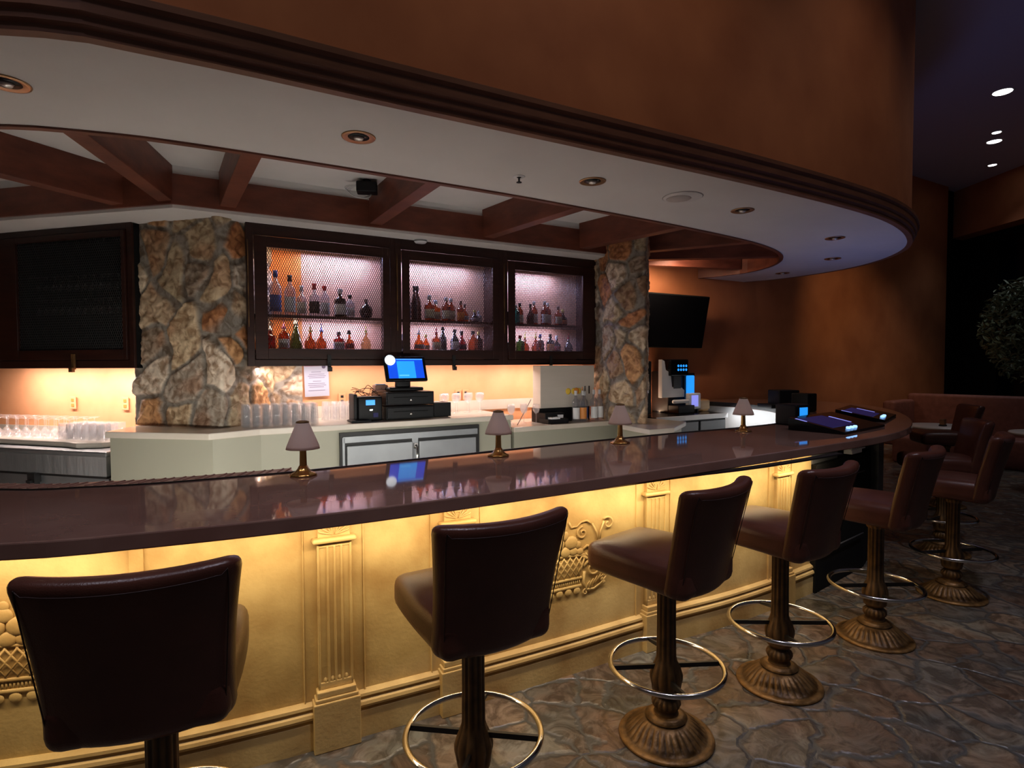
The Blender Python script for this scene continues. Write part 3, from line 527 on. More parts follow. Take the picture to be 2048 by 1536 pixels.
def basket(x, zc):
    p, t = tang(x); M = local(p, t) @ T(0, -.004, zc) @ Matrix.Diagonal((.93, .48, .86, 1)); mb = MB(); g = lambda P, r, **k: mb.tube(P, r, 7, M=M, **k)
    # lattice basket, flared upward
    zt, zb = .075, -.055; wt, wb = .15, .105
    g([(-wt, 0, zt), (0, 0, zt + .01), (wt, 0, zt)], .008); g([(-wt, 0, zt), (-wb, 0, zb)], .006); g([(wt, 0, zt), (wb, 0, zb)], .006)
    for k in range(-3, 4):
        for sgn in (-1, 1):
            a = k * .042; x0, x1 = a - sgn * .045, a + sgn * .045
            lim = lambda xx, zz: max(-(wb + (wt - wb) * (zz - zb) / (zt - zb)), min(wb + (wt - wb) * (zz - zb) / (zt - zb), xx))
            g([(lim(x0, zb), -.002, zb), (lim(a, 0.01), -.004, .01), (lim(x1, zt), -.002, zt)], .0042)
    g([(-.125, 0, -.065), (.125, 0, -.065)], .009); g([(-.12, 0, -.115), (.12, 0, -.115)], .010)
    for k in range(17): xx = -.108 + k * .0135; g([(xx, .004, -.072), (xx, .004, -.108)], .0045)
    sph = lambda cx, cz, r, fy=.6, fz=1: mb.lathe([(r * math.sin(PI * q / 10), -r * fz * math.cos(PI * q / 10)) for q in range(11)], 14, None, M @ T(cx, 0, cz) @ Matrix.Diagonal((1, fy, 1, 1)))
    for cx in (-.09, -.03, .03, .09): sph(cx, -.145, .023)
    for cx, cz, r, fz in ((-.11, .105, .026, .9), (-.055, .115, .036, 1), (.01, .11, .034, 1), (.065, .108, .030, .9), (.112, .10, .024, .9), (-.035, .165, .040, 1), (.05, .165, .045, .95), (0, .215, .033, 1), (-.08, .155, .024, 1), (.095, .145, .024, 1), (.0, .255, .020, 1.2)): sph(cx, cz, r, .6, fz)
    for sx in (-1, 1):
        F = lambda P: [(sx * a, b, c) for a, b, c in P]
        g(F(spiral(.205, -.02, .065, PI * .9, 1.6, -1)), .009, taper=lambda u: 1.2 - .6 * u)
        g(F([(.13, 0, .07), (.16, 0, .05), (.20, 0, .045)]), .010)
        g(F([(.142, 0, -.03), (.135, 0, -.10), (.16, 0, -.15), (.21, 0, -.155), (.26, 0, -.13), (.30, 0, -.09)]), .009, taper=lambda u: 1.1 - .5 * u)
        g(F(spiral(.15, -.165, .025, 0, 1.2, 1, 12)), .006)
        for q in range(6): g(F([(.16 + .022 * q, 0, -.15 + .006 * q * q * .6), (.165 + .026 * q, -.003, -.115 + .008 * q), (.18 + .028 * q, 0, -.10 + .012 * q)]), .007, taper=lambda u: 1 - .7 * u)
        g(F([(.12, 0, .10), (.16, 0, .13), (.20, 0, .115), (.24, 0, .13), (.26, 0, .12)]), .009)
        g(F(spiral(.13, .215, .042, PI * .5, 1.4, 1)), .007, taper=lambda u: 1.1 - .5 * u)
        g(F([(.035, 0, .295), (.05, 0, .26), (.09, 0, .262), (.12, 0, .285), (.16, 0, .29), (.19, 0, .265)]), .007)
        g(F([(.24, 0, .14), (.235, 0, .20), (.20, 0, .265)]), .006); g(F([(.25, 0, .14), (.26, 0, .21), (.285, 0, .27)]), .007)
        g(F(spiral(.315, .25, .045, PI * .75, 1.2, -1)), .007, taper=lambda u: 1.1 - .5 * u)
        for q in range(4): sph(sx * (.27 + .014 * (q % 2)), -.06 - .022 * q, .012)
        for q in range(5): g(F([(.15 + .025 * q, 0, .085 + .008 * (q % 2)), (.165 + .025 * q, -.004, .065), (.18 + .025 * q, 0, .075)]), .006)
    mb.build('relief', 'gold_plaster', front)['label'] = 'raised fruit basket ornament'
basket(-1.87, .56); basket(.27, .56)

# black equipment cabinet at the right end of the bar
eq = thing('equipment_cabinet', 'black equipment cabinet with shelves under the right end of the bar beside the gold front', 'cabinet')
Eq = [(2.17, 4.04), (2.85, 4.58), (3.05, 4.82), (2.75, 5.08), (2.02, 4.48)]
MB().prism(Eq, 0, .93).build('body', 'black_matte', eq, bevel=.005)
MB().prism([(2.16, 4.08), (2.50, 4.36), (2.38, 4.47), (2.05, 4.20)], .93, 1.03).build('steel_plate', 'grey_metal', eq)
for z in (.30, .58, .80):
    MB().tube([(2.24, 4.065, z), (2.80, 4.51, z)], .006, 6).build('handle', 'grey_metal', eq)
MB().box(-.10, .10, -.03, .03, .94, 1.00, T(2.72, 4.53, 0, R(39))).box(-.14, .14, -.04, -.02, .97, .98, T(2.72, 4.53, 0, R(39))).build('bracket', 'white_plastic', eq)
gp = MB().box(-.09, .09, -.06, .06, 0, 1.035, T(3.17, 4.98, 0, R(45))).build('support_post', 'grey_metal', bevel=.004); tag(gp, 'grey steel post holding up the bar top at its right end', 'post')

FULL = set(o.name for o in bpy.data.objects) - FULL0      # the bar itself stays unscaled
# ---------------------------------------------------------------- back counters
CT = 1.20
def onz(px):  return px
ctr = thing('back_counter', 'cream back counter with marble top along the lit cabinets and around the left pillar', 'counter')
cp_ = [(-2.85, 3.975), (-2.63, 3.93), (-2.045, 3.83), A(.47, .33), A(2.585, .33), A(2.585, -.35), A(.3, -.35), (-2.5, 4.85), (-2.93, 4.80)]
MB().prism(cp_, CT - .045, CT).build('countertop', 'marble_cream', ctr, bevel=.006)
ins = [(-2.83, 3.995), (-2.62, 3.952), (-2.035, 3.855), A(.48, .305), A(2.57, .305), A(2.57, -.34), A(.3, -.34), (-2.5, 4.82), (-2.91, 4.78)]
MB().prism(ins, F0, CT - .045).build('body', 'cream_panel', ctr)
MB().prism(Aquad(.885, 3.72, -.368, -.352), CT, CT + .10).build('backsplash', 'marble_cream', ctr)
lc = thing('service_counter', 'lower cream counter with peach marble top reaching around the right stone pillar', 'counter')
lp = [A(2.59, .33), A(3.92, .33), (1.03, 5.36), (1.19, 4.93), (1.45, 5.08), (1.72, 5.62), A(4.2, .0), A(4.2, -.34), A(2.59, -.34)]
MB().prism(lp, 1.04, 1.085).build('countertop', 'marble_cream', lc, bevel=.006)
li = [A(2.60, .31), A(3.92, .31), (1.05, 5.40), (1.20, 4.98), (1.42, 5.12), (1.68, 5.64), A(4.18, .0), A(4.18, -.33), A(2.60, -.33)]
MB().prism(li, F0, 1.04).build('body', 'cream_panel', lc)
kn = MB().lathe([(0, 0), (.012, 0), (.014, .01), (0, .014)], 12, None, T(*A(3.42, .313), .86, RA) @ Matrix.Rotation(R(90), 4, 'X')).build('lock', 'bronze_dark', lc)
# under-counter fridge
fr = thing('undercounter_fridge', 'two-door stainless steel fridge set into the cream back counter', 'fridge', A(1.035, .33, 0), RA)
w = 1.195
MB().box(0, w, -.012, .02, .32, 1.135).build('frame', 'iron_black', fr)
MB().box(.02, w - .02, -.022, 0, 1.055, 1.105).box(.015, .035, -.022, 0, .33, 1.1).box(.575, .63, -.022, 0, .33, 1.06).build('trim', 'steel_brushed', fr, bevel=.002)
for x0, x1 in ((.045, .575), (.63, w - .045)):
    d = MB().box(x0, x1, -.045, -.005, .35, 1.035).build('door', 'steel_brushed', fr, bevel=.006)
    hx = x1 - .0 if x0 < .1 else x0
MB().tube([(.60, -.045, 1.0), (.60, -.075, .985), (.60, -.075, .82), (.60, -.045, .80)], .011, 8).box(.585, .615, -.05, -.02, .975, 1.02).box(.585, .615, -.05, -.02, .79, .83).build('handle', 'steel', fr)
# sink counter on the left
sk = thing('sink_counter', 'lower stainless steel counter with glass racks left of the stone pillar', 'counter')
MB().prism([B(-7.0, .33), B(-3.81, .33), (-2.96, 4.74), B(-7.0, -.36)], 1.01, 1.05).build('countertop', 'steel_brushed', sk, bevel=.012)
MB().prism([B(-7.0, .315), B(-3.83, .315), (-2.97, 4.6), B(-7.0, -.3)], .87, 1.01).build('apron', 'steel_wavy', sk)
MB().prism([B(-7.0, .29), B(-3.84, .29), (-2.98, 4.6), B(-7.0, -.3)], F0, .85).build('body', 'steel_brushed', sk)
MB().prism([B(-7.0, .30), B(-3.85, .30), (-2.98, 4.6), B(-7.0, -.3)], .85, .868).build('gasket', 'iron_black', sk)
MB().box(-.035, .035, -.05, 0, -.05, .02, T(*B(-4.52, .29), .85, RB)).box(-.02, .02, -.07, 0, -.07, -.03, T(*B(-4.52, .29), .85, RB)).build('latch', 'iron_black', sk)
MB().prism(Bquad(-7.0, -3.99, -.368, -.345), 1.05, 1.13).build('backsplash', 'marble_cream', sk)
mtw = MB().prism([B(-6.6, .16), B(-4.9, .20), B(-4.35, .22), B(-4.18, .26), B(-4.02, .19), (-2.98, 4.25), (-3.02, 4.55), B(-6.6, -.25)], 1.052, 1.095).build('drying_rack', 'white_paint', bevel=.02)
mtw.data.materials[0] = MATS['box_white']; tag(mtw, 'long pale drying tray under the upturned glasses on the steel counter', 'tray')
# wall sockets
for s_, wall, ang, n in ((-4.42, B, RB, 'left socket plate above the glass racks beside the pillar'), (-4.15, B, RB, 'right socket plate above the glass racks beside the pillar'), (-5.0, B, RB, 'socket plate on the glowing wall at the far left'), ):
    o = thing('wall_socket', n, 'socket', wall(s_, -.36, 1.34), ang, 'sockets')
    MB().box(-.035, .035, -.008, 0, -.055, .055).build('plate', 'plaster_glow', o, bevel=.003); MB().box(-.014, .014, -.011, -.004, .01, .035).box(-.014, .014, -.011, -.004, -.035, -.01).build('outlet', 'plaster_deep', o)
for s_, n in ((1.22, 'beside the paper notice'), (2.35, 'left of a pair behind the wine glasses'), (2.43, 'right of a pair behind the wine glasses')):
    o = thing('wall_socket', 'cream socket plate on the orange wall ' + n, 'socket', A(s_, -.36, 1.36), RA, 'sockets')
    MB().box(-.032, .032, -.008, 0, -.05, .05).build('plate', 'plaster_glow', o, bevel=.003); MB().box(-.012, .012, -.013, -.004, .01, .03).box(-.012, .012, -.013, -.004, -.03, -.01).build('outlet', 'iron_black', o)

# ---------------------------------------------------------------- wall cabinets
def mesh_panel(w, h, pitch=.0175, ang=2.1, wire=.0026):
    mb = MB(); hx = h / ang; nlines = int((w + hx) / pitch)
    for k in range(nlines + 1):
        for sg in (1, -1):
            x0 = -hx + k * pitch; 
            # line x = x0 + t*hx, z = t*h clipped to [0, w]
            ta = max(0, (0 - x0) / hx); tb = min(1, (w - x0) / hx)
            if tb - ta < .02: continue
            a = (x0 + ta * hx, ta * h); b = (x0 + tb * hx, tb * h)
            if sg < 0: a = (w - a[0], a[1]); b = (w - b[0], b[1])
            mb.tube([(a[0], 0, a[1]), (b[0], 0, b[1])], wire, 3)
    mb.sm = [False] * len(mb.f); return mb
Z0, Z1 = 1.652, 2.742; OZ0, OZ1 = 1.79, 2.565; SH = 2.045
CAB = [(.432, 1.60, .576, 1.482, 'left'), (1.60, 2.655, 1.72, 2.537, 'middle'), (2.655, 3.80, 2.782, 3.59, 'right')]
CABT = {}
for s0, s1, o0, o1, nm in CAB:
    c = thing('wall_cabinet', nm + ' one of the three lit liquor cabinets with dark wood frame and wire mesh door', 'cabinet', A(s0, 0, 0), RA, 'lit liquor cabinets'); CABT[nm] = c
    w = s1 - s0; a, b = o0 - s0, o1 - s0
    MB().box(0, w, 0, .36, Z0, Z0 + .025).box(0, w, 0, .36, Z1 - .03, Z1).box(0, .02, 0, .36, Z0, Z1).box(w - .02, w, 0, .36, Z0, Z1).build('body', 'wood_dark', c)
    MB().box(.02, w - .02, .345, .362, Z0, Z1).build('back_panel', 'cabinet_back', c)
    if nm == 'left': MB().box(.02, .455, .325, .345, OZ0 - .1, OZ1 + .05).build('side_panel', 'plaster_deep', c)
    MB().box(.02, w - .02, .02, .345, SH - .012, SH + .012).build('shelf', 'wood_dark', c)
    MB().box(.02, w - .02, .02, .345, OZ0 - .035, OZ0 - .012).build('lower_shelf', 'wood_dark', c)
    MB().box(0, .05, -.02, 0, Z0, Z1).box(w - .05, w, -.02, 0, Z0, Z1).box(.05, w - .05, -.02, 0, Z0, Z0 + .05).box(.05, w - .05, -.02, 0, Z1 - .09, Z1).build('face_frame', 'wood_dark', c, bevel=.002)
    d = MB().box(.055, a, -.036, -.014, Z0 + .055, Z1 - .095).box(b, w - .055, -.036, -.014, Z0 + .055, Z1 - .095).box(a, b, -.036, -.014, Z0 + .055, OZ0).box(a, b, -.036, -.014, OZ1, Z1 - .095)
    d = d.build('door', 'wood_dark', c, bevel=.003)
    ms = mesh_panel(b - a, OZ1 - OZ0); mo = ms.build('wire_mesh', 'wire_mesh', d, fixn=False); mo.location = (a, -.018, OZ0)
    k = (a + b) / 2
    MB().box(k - .014, k + .014, -.05, -.034, Z0 - .03, Z0 + .09).box(k - .017, k + .017, -.07, -.045, Z0 - .045, Z0 - .01).tube([(k - .01, -.06, Z0 - .0), (k, -.065, Z0 + .025), (k + .01, -.06, Z0)], .004, 6).build('latch', 'iron_black', d)
    MB().box(.008, .014, -.03, -.02, Z0 + .3, Z1 - .13).build('hinge_strip', 'bronze_dark', c)
for s0, s1, o0, o1, nm in ((-5.32, -3.885, -5.05, -3.975, 'dark glass-rack cabinet with hanging stemware left of the stone pillar'), (-7.0, -5.32, -6.8, -5.28 - .1, 'dark cabinet cut off by the left edge of the photo')):
    c = thing('wall_cabinet', nm, 'cabinet', B(s0, 0, 0), RB); w = s1 - s0; a, b = o0 - s0, o1 - s0
    MB().box(0, w, 0, .36, Z0 - .01, Z0 + .02).box(0, w, 0, .36, Z1 - .03, Z1).box(0, .02, 0, .36, Z0, Z1).box(w - .02, w, 0, .36, Z0, Z1).box(0, w, .34, .362, Z0, Z1).build('body', 'black_matte', c)
    MB().box(0, .05, -.02, 0, Z0 - .01, Z1).box(w - .05, w, -.02, 0, Z0 - .01, Z1).box(.05, w - .05, -.02, 0, Z0 - .01, Z0 + .05).box(.05, w - .05, -.02, 0, Z1 - .05, Z1).build('face_frame', 'wood_dark', c, bevel=.002)
    d = MB().box(.055, a, -.036, -.014, Z0 + .055, Z1 - .055).box(b, w - .055, -.036, -.014, Z0 + .055, Z1 - .055).box(a, b, -.036, -.014, Z0 + .055, 1.785).box(a, b, -.036, -.014, 2.64, Z1 - .055).build('door', 'wood_dark', c, bevel=.003)
    ms = mesh_panel(b - a, 2.64 - 1.785, .019).build('wire_mesh', 'iron_black', d, fixn=False); ms.location = (a, -.016, 1.785)
    MB().box(a, b, .05, .33, 2.385, 2.40).box(a, b, .05, .33, 2.195, 2.21).build('shelf', 'black_matte', c)
    k = (a + b) / 2 + .05
    MB().box(k - .014, k + .014, -.05, -.034, Z0 - .02, Z0 + .10).box(k - .017, k + .017, -.07, -.045, Z0 - .04, Z0 - .005).build('latch', 'bronze_dark', d)

# ---------------------------------------------------------------- glassware
def stem_glass():
    r = thing('wine_glass', 'x', 'glass')
    MB().lathe([(.0, .0), (.031, .001), (.031, .003), (.006, .007), (.0035, .02), (.0035, .085), (.006, .092), (.022, .105), (.034, .13), (.037, .155), (.032, .185), (.0305, .185), (.035, .155), (.032, .13), (.02, .108), (.0, .098)], 20).build('bowl', 'glass_tumbler', r)
    return r
def tumbler(h=.15, r0=.028, r1=.034):
    return MB().lathe([(0, .0), (r0, 0), (r1, h), (r1 - .002, h), (r0 - .003, .008), (0, .008)], 18)
gt = None
def tumblers(spots, z, h, r0, r1, lab, grp, flip=False):
    proto = tumbler(h, r0, r1).build('tumbler', 'glass_tumbler'); tag(proto, lab, 'glass', grp)
    for i, (x, y) in enumerate(spots):
        o = proto if i == 0 else proto.copy()
        if i: COL.objects.link(o)
        o.location = (x, y, z)
        if flip: o.rotation_euler = (PI, 0, 0); o.location.z = z + h
tumblers([A(.40 + .068 * i, .20 - .08 * j) for j in range(3) for i in range(8)], CT + .002, .165, .026, .031, 'clear highball glass in the dense block on the back counter beside the stone pillar', 'highball glasses in a block', True)
tumblers([A(1.02 + .07 * i, -.02 - .08 * j) for j in range(2) for i in range(4 if j == 0 else 5)], CT + .002, .155, .026, .031, 'clear highball glass in the rows under the pinned notice', 'highball glasses under the notice', True)
tumblers([B(-4.48 + .075 * i, .12 - .08 * j) for j in range(3) for i in range(6)], 1.096, .125, .032, .036, 'clear tumbler standing in the tray next to the step in the counter', 'tumblers on the left tray', True)
# martini glasses upside down on the rack
def martini():
    r = thing('martini_glass', 'upturned martini glass on the pale drying tray at the left', 'glass', group='upturned martini glasses')
    MB().lathe([(0, 0), (.034, .0), (.0355, .003), (.006, .009), (.0035, .02), (.0035, .09), (.008, .096), (.048, .150), (.0465, .150), (.0, .098)], 20).build('bowl', 'glass_tumbler', r); return r
mg = martini(); q = 0
for i in range(11):
    for j in range(3):
        o = mg if q == 0 else copy_tree(mg); q += 1
        x, y = B(-5.55 + .108 * i + .05 * (j % 2), .08 - .10 * j); o.location = (x, y, 1.097 + .150); o.rotation_euler = (PI, 0, 0)
wg = stem_glass(); wg['label'] = 'clear stemmed glass standing before the orange wall right of the till'; wg['group'] = 'stemmed glasses right of the till'
for i in range(8):
    o = wg if i == 0 else copy_tree(wg); o.location = (*A(2.09 + .062 * i, -.12 - .09 * (i % 2)), CT + .001)
for i in range(5):
    o = copy_tree(wg); o['label'] = 'clear stemmed glass on the lower counter left of the white box'; o['group'] = 'stemmed glasses left of the white box'; o.location = (*A(2.68 + .07 * i, .12 - .12 * (i % 2)), 1.086); o.rotation_euler = (0, 0, 0)
# hanging glasses in the dark cabinet
hg = MB().lathe([(0, 0), (.03, 0), (.03, .003), (.004, .008), (.003, .05), (.02, .065), (.033, .10), (.028, .13), (.0, .10)], 14).build('hanging_glass', 'glass_dim'); tag(hg, 'stemmed glass hanging in the two rows of the dark cabinet', 'glass', 'hanging glasses'); q = 0
for zz in (2.385, 2.195):
    for i in range(12):
        o = hg if q == 0 else hg.copy()
        if q: COL.objects.link(o)
        q += 1; o.location = (*B(-4.98 + .083 * i, -.10), zz); o.rotation_euler = (PI, 0, 0)

# ---------------------------------------------------------------- bottles
PROF = {
    'tall': (.040, [(0, 0), (.92, 0), (1, .02), (1, .60), (.85, .68), (.38, .76), (.34, .90)], 'tall'),
    'square': (.040, [(0, 0), (.95, 0), (1, .02), (1, .58), (.95, .63), (.40, .69), (.34, .88)], 'square-shouldered'),
    'wine': (.037, [(0, 0), (.95, 0), (1, .02), (1, .50), (.75, .62), (.38, .74), (.36, .92)], 'slender'),
    'round': (.048, [(0, 0), (.7, 0), (.95, .12), (1, .30), (.85, .48), (.45, .60), (.30, .68), (.28, .86)], 'round-bellied'),
    'cone': (.048, [(0, 0), (.98, 0), (1, .04), (.92, .25), (.55, .58), (.33, .72), (.30, .92)], 'cone-shaped'),
    'bulb': (.050, [(0, 0), (.5, 0), (.85, .12), (1, .35), (.88, .56), (.45, .70), (.22, .76), (.22, .88)], 'bulb-shaped'),
}
PROTO = {}
def bottle(kind, glass, cap, label, h, wide=1.0, pour=False):
    key = (kind, glass, cap, label, round(h, 3), wide, pour)
    if key in PROTO: return copy_tree(PROTO[key])
    r, prof, _ = PROF[kind]; r = r * wide; root = thing('bottle', 'x', 'bottle')
    sq = None
    if kind == 'square': sq = lambda a, rr, z: rr * (1 + .13 * abs(math.sin(2 * a)) ** 2) if rr > r * .6 else rr
    body = [(p * r, z * h) for p, z in prof]
    MB().lathe(body + [(0, body[-1][1] + .001)], 16 if kind != 'square' else 24, sq).build('glass', glass, root)
    rn = body[-1][0]; zc = body[-1][1]
    cb = MB()
    if pour: cb.lathe([(0, zc - .004), (rn * 1.1, zc - .004), (rn * 1.1, zc + .012), (rn * .5, zc + .016), (rn * .35, zc + .045), (0, zc + .047)], 10).tube([(0, 0, zc + .03), (0, -.012, zc + .05), (0, -.03, zc + .062)], .0035, 6)
    else: cb.lathe([(0, zc - h * .05), (rn * 1.14, zc - h * .05), (rn * 1.18, h * .985), (rn * 1.0, h), (0, h)], 12)
    cb.build('cap', cap, root)
    if label:
        z0, z1 = (.10, .46) if kind not in ('round', 'bulb') else (.14, .36)
        if kind == 'cone': z0, z1 = .05, .22
        def rad(zq):
            for i in range(len(prof) - 1):
                if prof[i][1] <= zq <= prof[i + 1][1] and prof[i + 1][1] > prof[i][1]: return r * (prof[i][0] + (prof[i + 1][0] - prof[i][0]) * (zq - prof[i][1]) / (prof[i + 1][1] - prof[i][1]))
            return r
        vs = []; fs = []; na, nz = 12, 4
        for i in range(na + 1):
            a = -PI / 2 - 1.15 + 2.3 * i / na
            for j in range(nz + 1):
                zq = z0 + (z1 - z0) * j / nz; rr = rad(zq) + .0012; rr = sq(a, rr, 0) if sq else rr; vs.append((rr * math.cos(a), rr * math.sin(a), zq * h))
        for i in range(na):
            for j in range(nz): fs.append((i * (nz + 1) + j, (i + 1) * (nz + 1) + j, (i + 1) * (nz + 1) + j + 1, i * (nz + 1) + j + 1))
        MB().add(vs, fs, True).build('label', label, root, fixn=False)
    PROTO[key] = root; return root
CN = dict(glass_clear='clear', glass_amber='amber', glass_orange='orange', glass_red='dark red', glass_green='green', glass_darkgreen='dark green', glass_brown='dark brown', glass_black='black', glass_turquoise='turquoise', glass_white='milky clear', glass_pale='pale amber')
def row(px_s, shelf_z, place, out=-.17):
    n = len(px_s)
    for i, (s, kind, g, cap, lb, h, *ex) in enumerate(px_s):
        wide = ex[0] if ex else 1.0; pour = len(ex) > 1 and ex[1]
        o = bottle(kind, 'glass_' + g, 'cap_' + cap, ('label_' + lb) if lb else None, h, wide, pour)
        o.location = A(s, out + (.03 if i % 2 else -.03), shelf_z); o.rotation_euler = (0, 0, R(18))
        txt = CN['glass_' + g] + ' ' + PROF[kind][2] + ' bottle, ' + cap + (' pourer' if pour else ' cap')
        o['label'] = txt + ', ' + ORD[i] + ' on ' + place; o['group'] = 'bottles on ' + place; o['category'] = 'bottle'
F_ = True
row([(.665, 'tall', 'clear', 'blue', 'blue', .37, 1.15), (.765, 'tall', 'clear', 'black', 'white', .33, 1.1), (.865, 'square', 'clear', 'silver', 'cream', .26, .95), (.955, 'square', 'clear', 'red', 'black', .275, 1.0), (1.05, 'tall', 'clear', 'red', 'white', .27, 1.05),
     (1.165, 'square', 'darkgreen', 'silver', 'white', .245, 1.2), (1.262, 'tall', 'clear', 'black', 'white', .205, 1.0), (1.385, 'bulb', 'black', 'brown', None, .17, 1.1)], SH + .012, 'the upper shelf of the left cabinet')
row([(.615, 'square', 'red', 'white', None, .19, 1.15, F_), (.715, 'tall', 'amber', 'pink', 'white', .20, 1.1, F_), (.815, 'cone', 'green', 'silver', None, .25, 1.15), (.92, 'round', 'amber', 'gold', None, .18, 1.0, F_), (1.02, 'round', 'amber', 'blue', None, .19, .9, F_),
     (1.15, 'square', 'red', 'black', 'white', .16, 1.1), (1.25, 'round', 'amber', 'black', 'red', .18, 1.0), (1.38, 'round', 'pale', 'yellow', None, .19, .9, F_)], OZ0 - .012, 'the lower shelf of the left cabinet')
row([(1.775, 'tall', 'clear', 'white', 'blue', .31, .9), (1.825, 'wine', 'brown', 'black', None, .31, .8), (1.875, 'wine', 'brown', 'black', None, .32, 1.0), (1.97, 'square', 'amber', 'silver', 'cream', .235, 1.15), (2.055, 'square', 'orange', 'white', 'cream', .20, 1.15), (2.135, 'tall', 'amber', 'silver', 'cream', .225, 1.08),
     (2.21, 'tall', 'amber', 'silver', 'cream', .225, 1.08), (2.285, 'square', 'amber', 'brown', 'orange', .20, .85), (2.355, 'round', 'orange', 'brown', 'white', .18, .8), (2.43, 'round', 'black', 'gold', 'white', .12, .9), (2.50, 'square', 'white', 'silver', 'white', .12, .8)], SH + .012, 'the upper shelf of the middle cabinet')
row([(1.755, 'tall', 'white', 'silver', 'white', .22, 1.1), (1.865, 'round', 'orange', 'white', 'white', .18, .95, F_), (1.955, 'round', 'orange', 'gold', 'cream', .16, .8), (2.035, 'square', 'amber', 'red', 'cream', .19, 1.0, F_), (2.125, 'wine', 'darkgreen', 'black', 'black', .235, 1.0), (2.22, 'wine', 'black', 'black', 'white', .21, 1.1),
     (2.32, 'round', 'red', 'black', 'black', .20, 1.0), (2.41, 'square', 'orange', 'black', None, .20, 1.1), (2.50, 'square', 'brown', 'gold', None, .20, 1.0)], OZ0 - .012, 'the lower shelf of the middle cabinet')
row([(2.80, 'square', 'darkgreen', 'black', None, .20, .8), (2.885, 'tall', 'turquoise', 'silver', None, .19, 1.1), (2.97, 'tall', 'amber', 'black', 'cream', .22, .9), (3.06, 'round', 'brown', 'black', None, .21, .85), (3.14, 'tall', 'amber', 'silver', 'white', .245, .95), (3.23, 'tall', 'amber', 'silver', 'white', .245, .95),
     (3.31, 'tall', 'amber', 'silver', 'white', .24, .9), (3.40, 'square', 'orange', 'brown', 'cream', .20, .95), (3.50, 'round', 'brown', 'gold', 'orange', .18, 1.0)], SH + .012, 'the upper shelf of the right cabinet')
row([(2.81, 'square', 'darkgreen', 'black', None, .15, 1.1), (2.935, 'square', 'green', 'red', None, .17, 1.1), (3.03, 'round', 'amber', 'yellow', None, .17, .9, F_), (3.12, 'round', 'amber', 'yellow', None, .17, .9, F_), (3.215, 'square', 'brown', 'blue', None, .19, .95), (3.30, 'square', 'black', 'black', 'orange', .19, 1.0),
     (3.42, 'round', 'brown', 'silver', 'red', .18, .95), (3.53, 'round', 'brown', 'red', None, .17, .95, F_)], OZ0 - .012, 'the lower shelf of the right cabinet')
for i, (s, o_, h, cap, lb, d) in enumerate(((3.36, .22, .31, 'white', 'white', 'leftmost'), (3.44, .23, .31, 'silver', 'orange', 'with the blue and orange label'), (3.51, .16, .30, 'white', 'blue', 'in the middle behind the lettered ones'), (3.585, .22, .315, 'silver', 'white', 'second from right'), (3.665, .21, .315, 'silver', 'white', 'rightmost, next to the stone pillar'))):
    o = bottle('tall', 'glass_clear', 'cap_' + cap, 'label_' + lb, h, .95); o.location = A(s, o_, 1.085); o.rotation_euler = (0, 0, R(15))
    o['label'] = 'clear spirit bottle on the lower counter, ' + d; o['group'] = 'clear bottles on the lower counter'; o['category'] = 'bottle'

# ---------------------------------------------------------------- till and things on the back counter
dr = []
for k in range(2):
    c = thing('cash_drawer', ('lower' if k == 0 else 'upper') + ' of the two stacked black cash drawers under the till screen', 'cash drawer', A(1.44, .22, CT + .002 + .118 * k), RA, 'cash drawers')
    MB().box(0, .42, 0, .42, .004, .112).build('body', 'black_plastic', c, bevel=.004)
    f = MB().box(.008, .412, -.012, 0, .012, .104).build('drawer', 'black_plastic', c, bevel=.004)
    MB().box(.06, .36, -.0135, -.0115, .066, .072).build('slot', 'black_matte', f)
    MB().lathe([(0, 0), (.012, 0), (.012, .004), (.004, .006), (0, .006)], 16, None, T(.21, -.012, .045) @ Matrix.Rotation(R(90), 4, 'X')).build('lock', 'steel', f)
c = thing('till_terminal', 'black till with bright blue touch screen on top of the cash drawers', 'till', A(1.44, .21, CT + .237), RA)
MB().rbox(.30, .24, .03, .012, 3, None, None, (.19, .14, .016)).build('base', 'black_plastic', c)
MB().rbox(.13, .06, .11, .02, 3, None, None, (.18, .10, .075)).build('neck', 'black_plastic', c)
sM = T(.185, .04, .185) @ Matrix.Rotation(R(-22), 4, 'X')
sc = MB().rbox(.365, .03, .225, .012, 3, None, sM).build('screen_housing', 'black_gloss', c)
MB().box(-.155, .155, -.0165, -.015, -.088, .088, sM).build('display', 'screen_blue', sc)
MB().box(-.075, .08, -.0175, -.0165, -.088, .065, sM).build('dialog', 'screen_cyan', sc)
MB().box(-.065, .02, -.0185, -.0175, -.068, -.058, sM).box(-.075, .155, -.0185, -.0175, .078, .084, sM).build('dialog_line', 'screen_cyan_light', sc)
MB().lathe([(0, 0), (.040, 0), (.044, .010), (.044, .022), (.036, .026), (.034, .040), (.022, .048), (0, .05)], 28, None, sM @ T(-.132, -.012, .07) @ Matrix.Rotation(R(90), 4, 'X')).build('screen_glare', 'glare_white', sc)  # glowing disc standing in for a lamp's reflection on the screen
c = thing('receipt_box', 'low black box standing right of the cash drawers', 'box', A(1.885, .16, CT + .001), RA)
MB().box(0, .16, 0, .24, .003, .125).build('body', 'black_plastic', c, bevel=.004); MB().box(.03, .11, .06, .18, .125, .128).build('insert', 'box_white', c)
c = thing('payment_terminal', 'black card reader tower with small blue display left of the cash drawers', 'card reader', A(1.20, .20, CT + .001), RA)
MB().rbox(.20, .16, .20, .015, 3, None, None, (.12, .09, .10)).build('body', 'black_plastic', c)
MB().rbox(.03, .17, .22, .01, 3, None, None, (.0, .10, .112)).build('side_shell', 'black_plastic', c)
MB().box(.08, .155, .0065, .0085, .130, .172).build('display', 'screen_cyan', c)
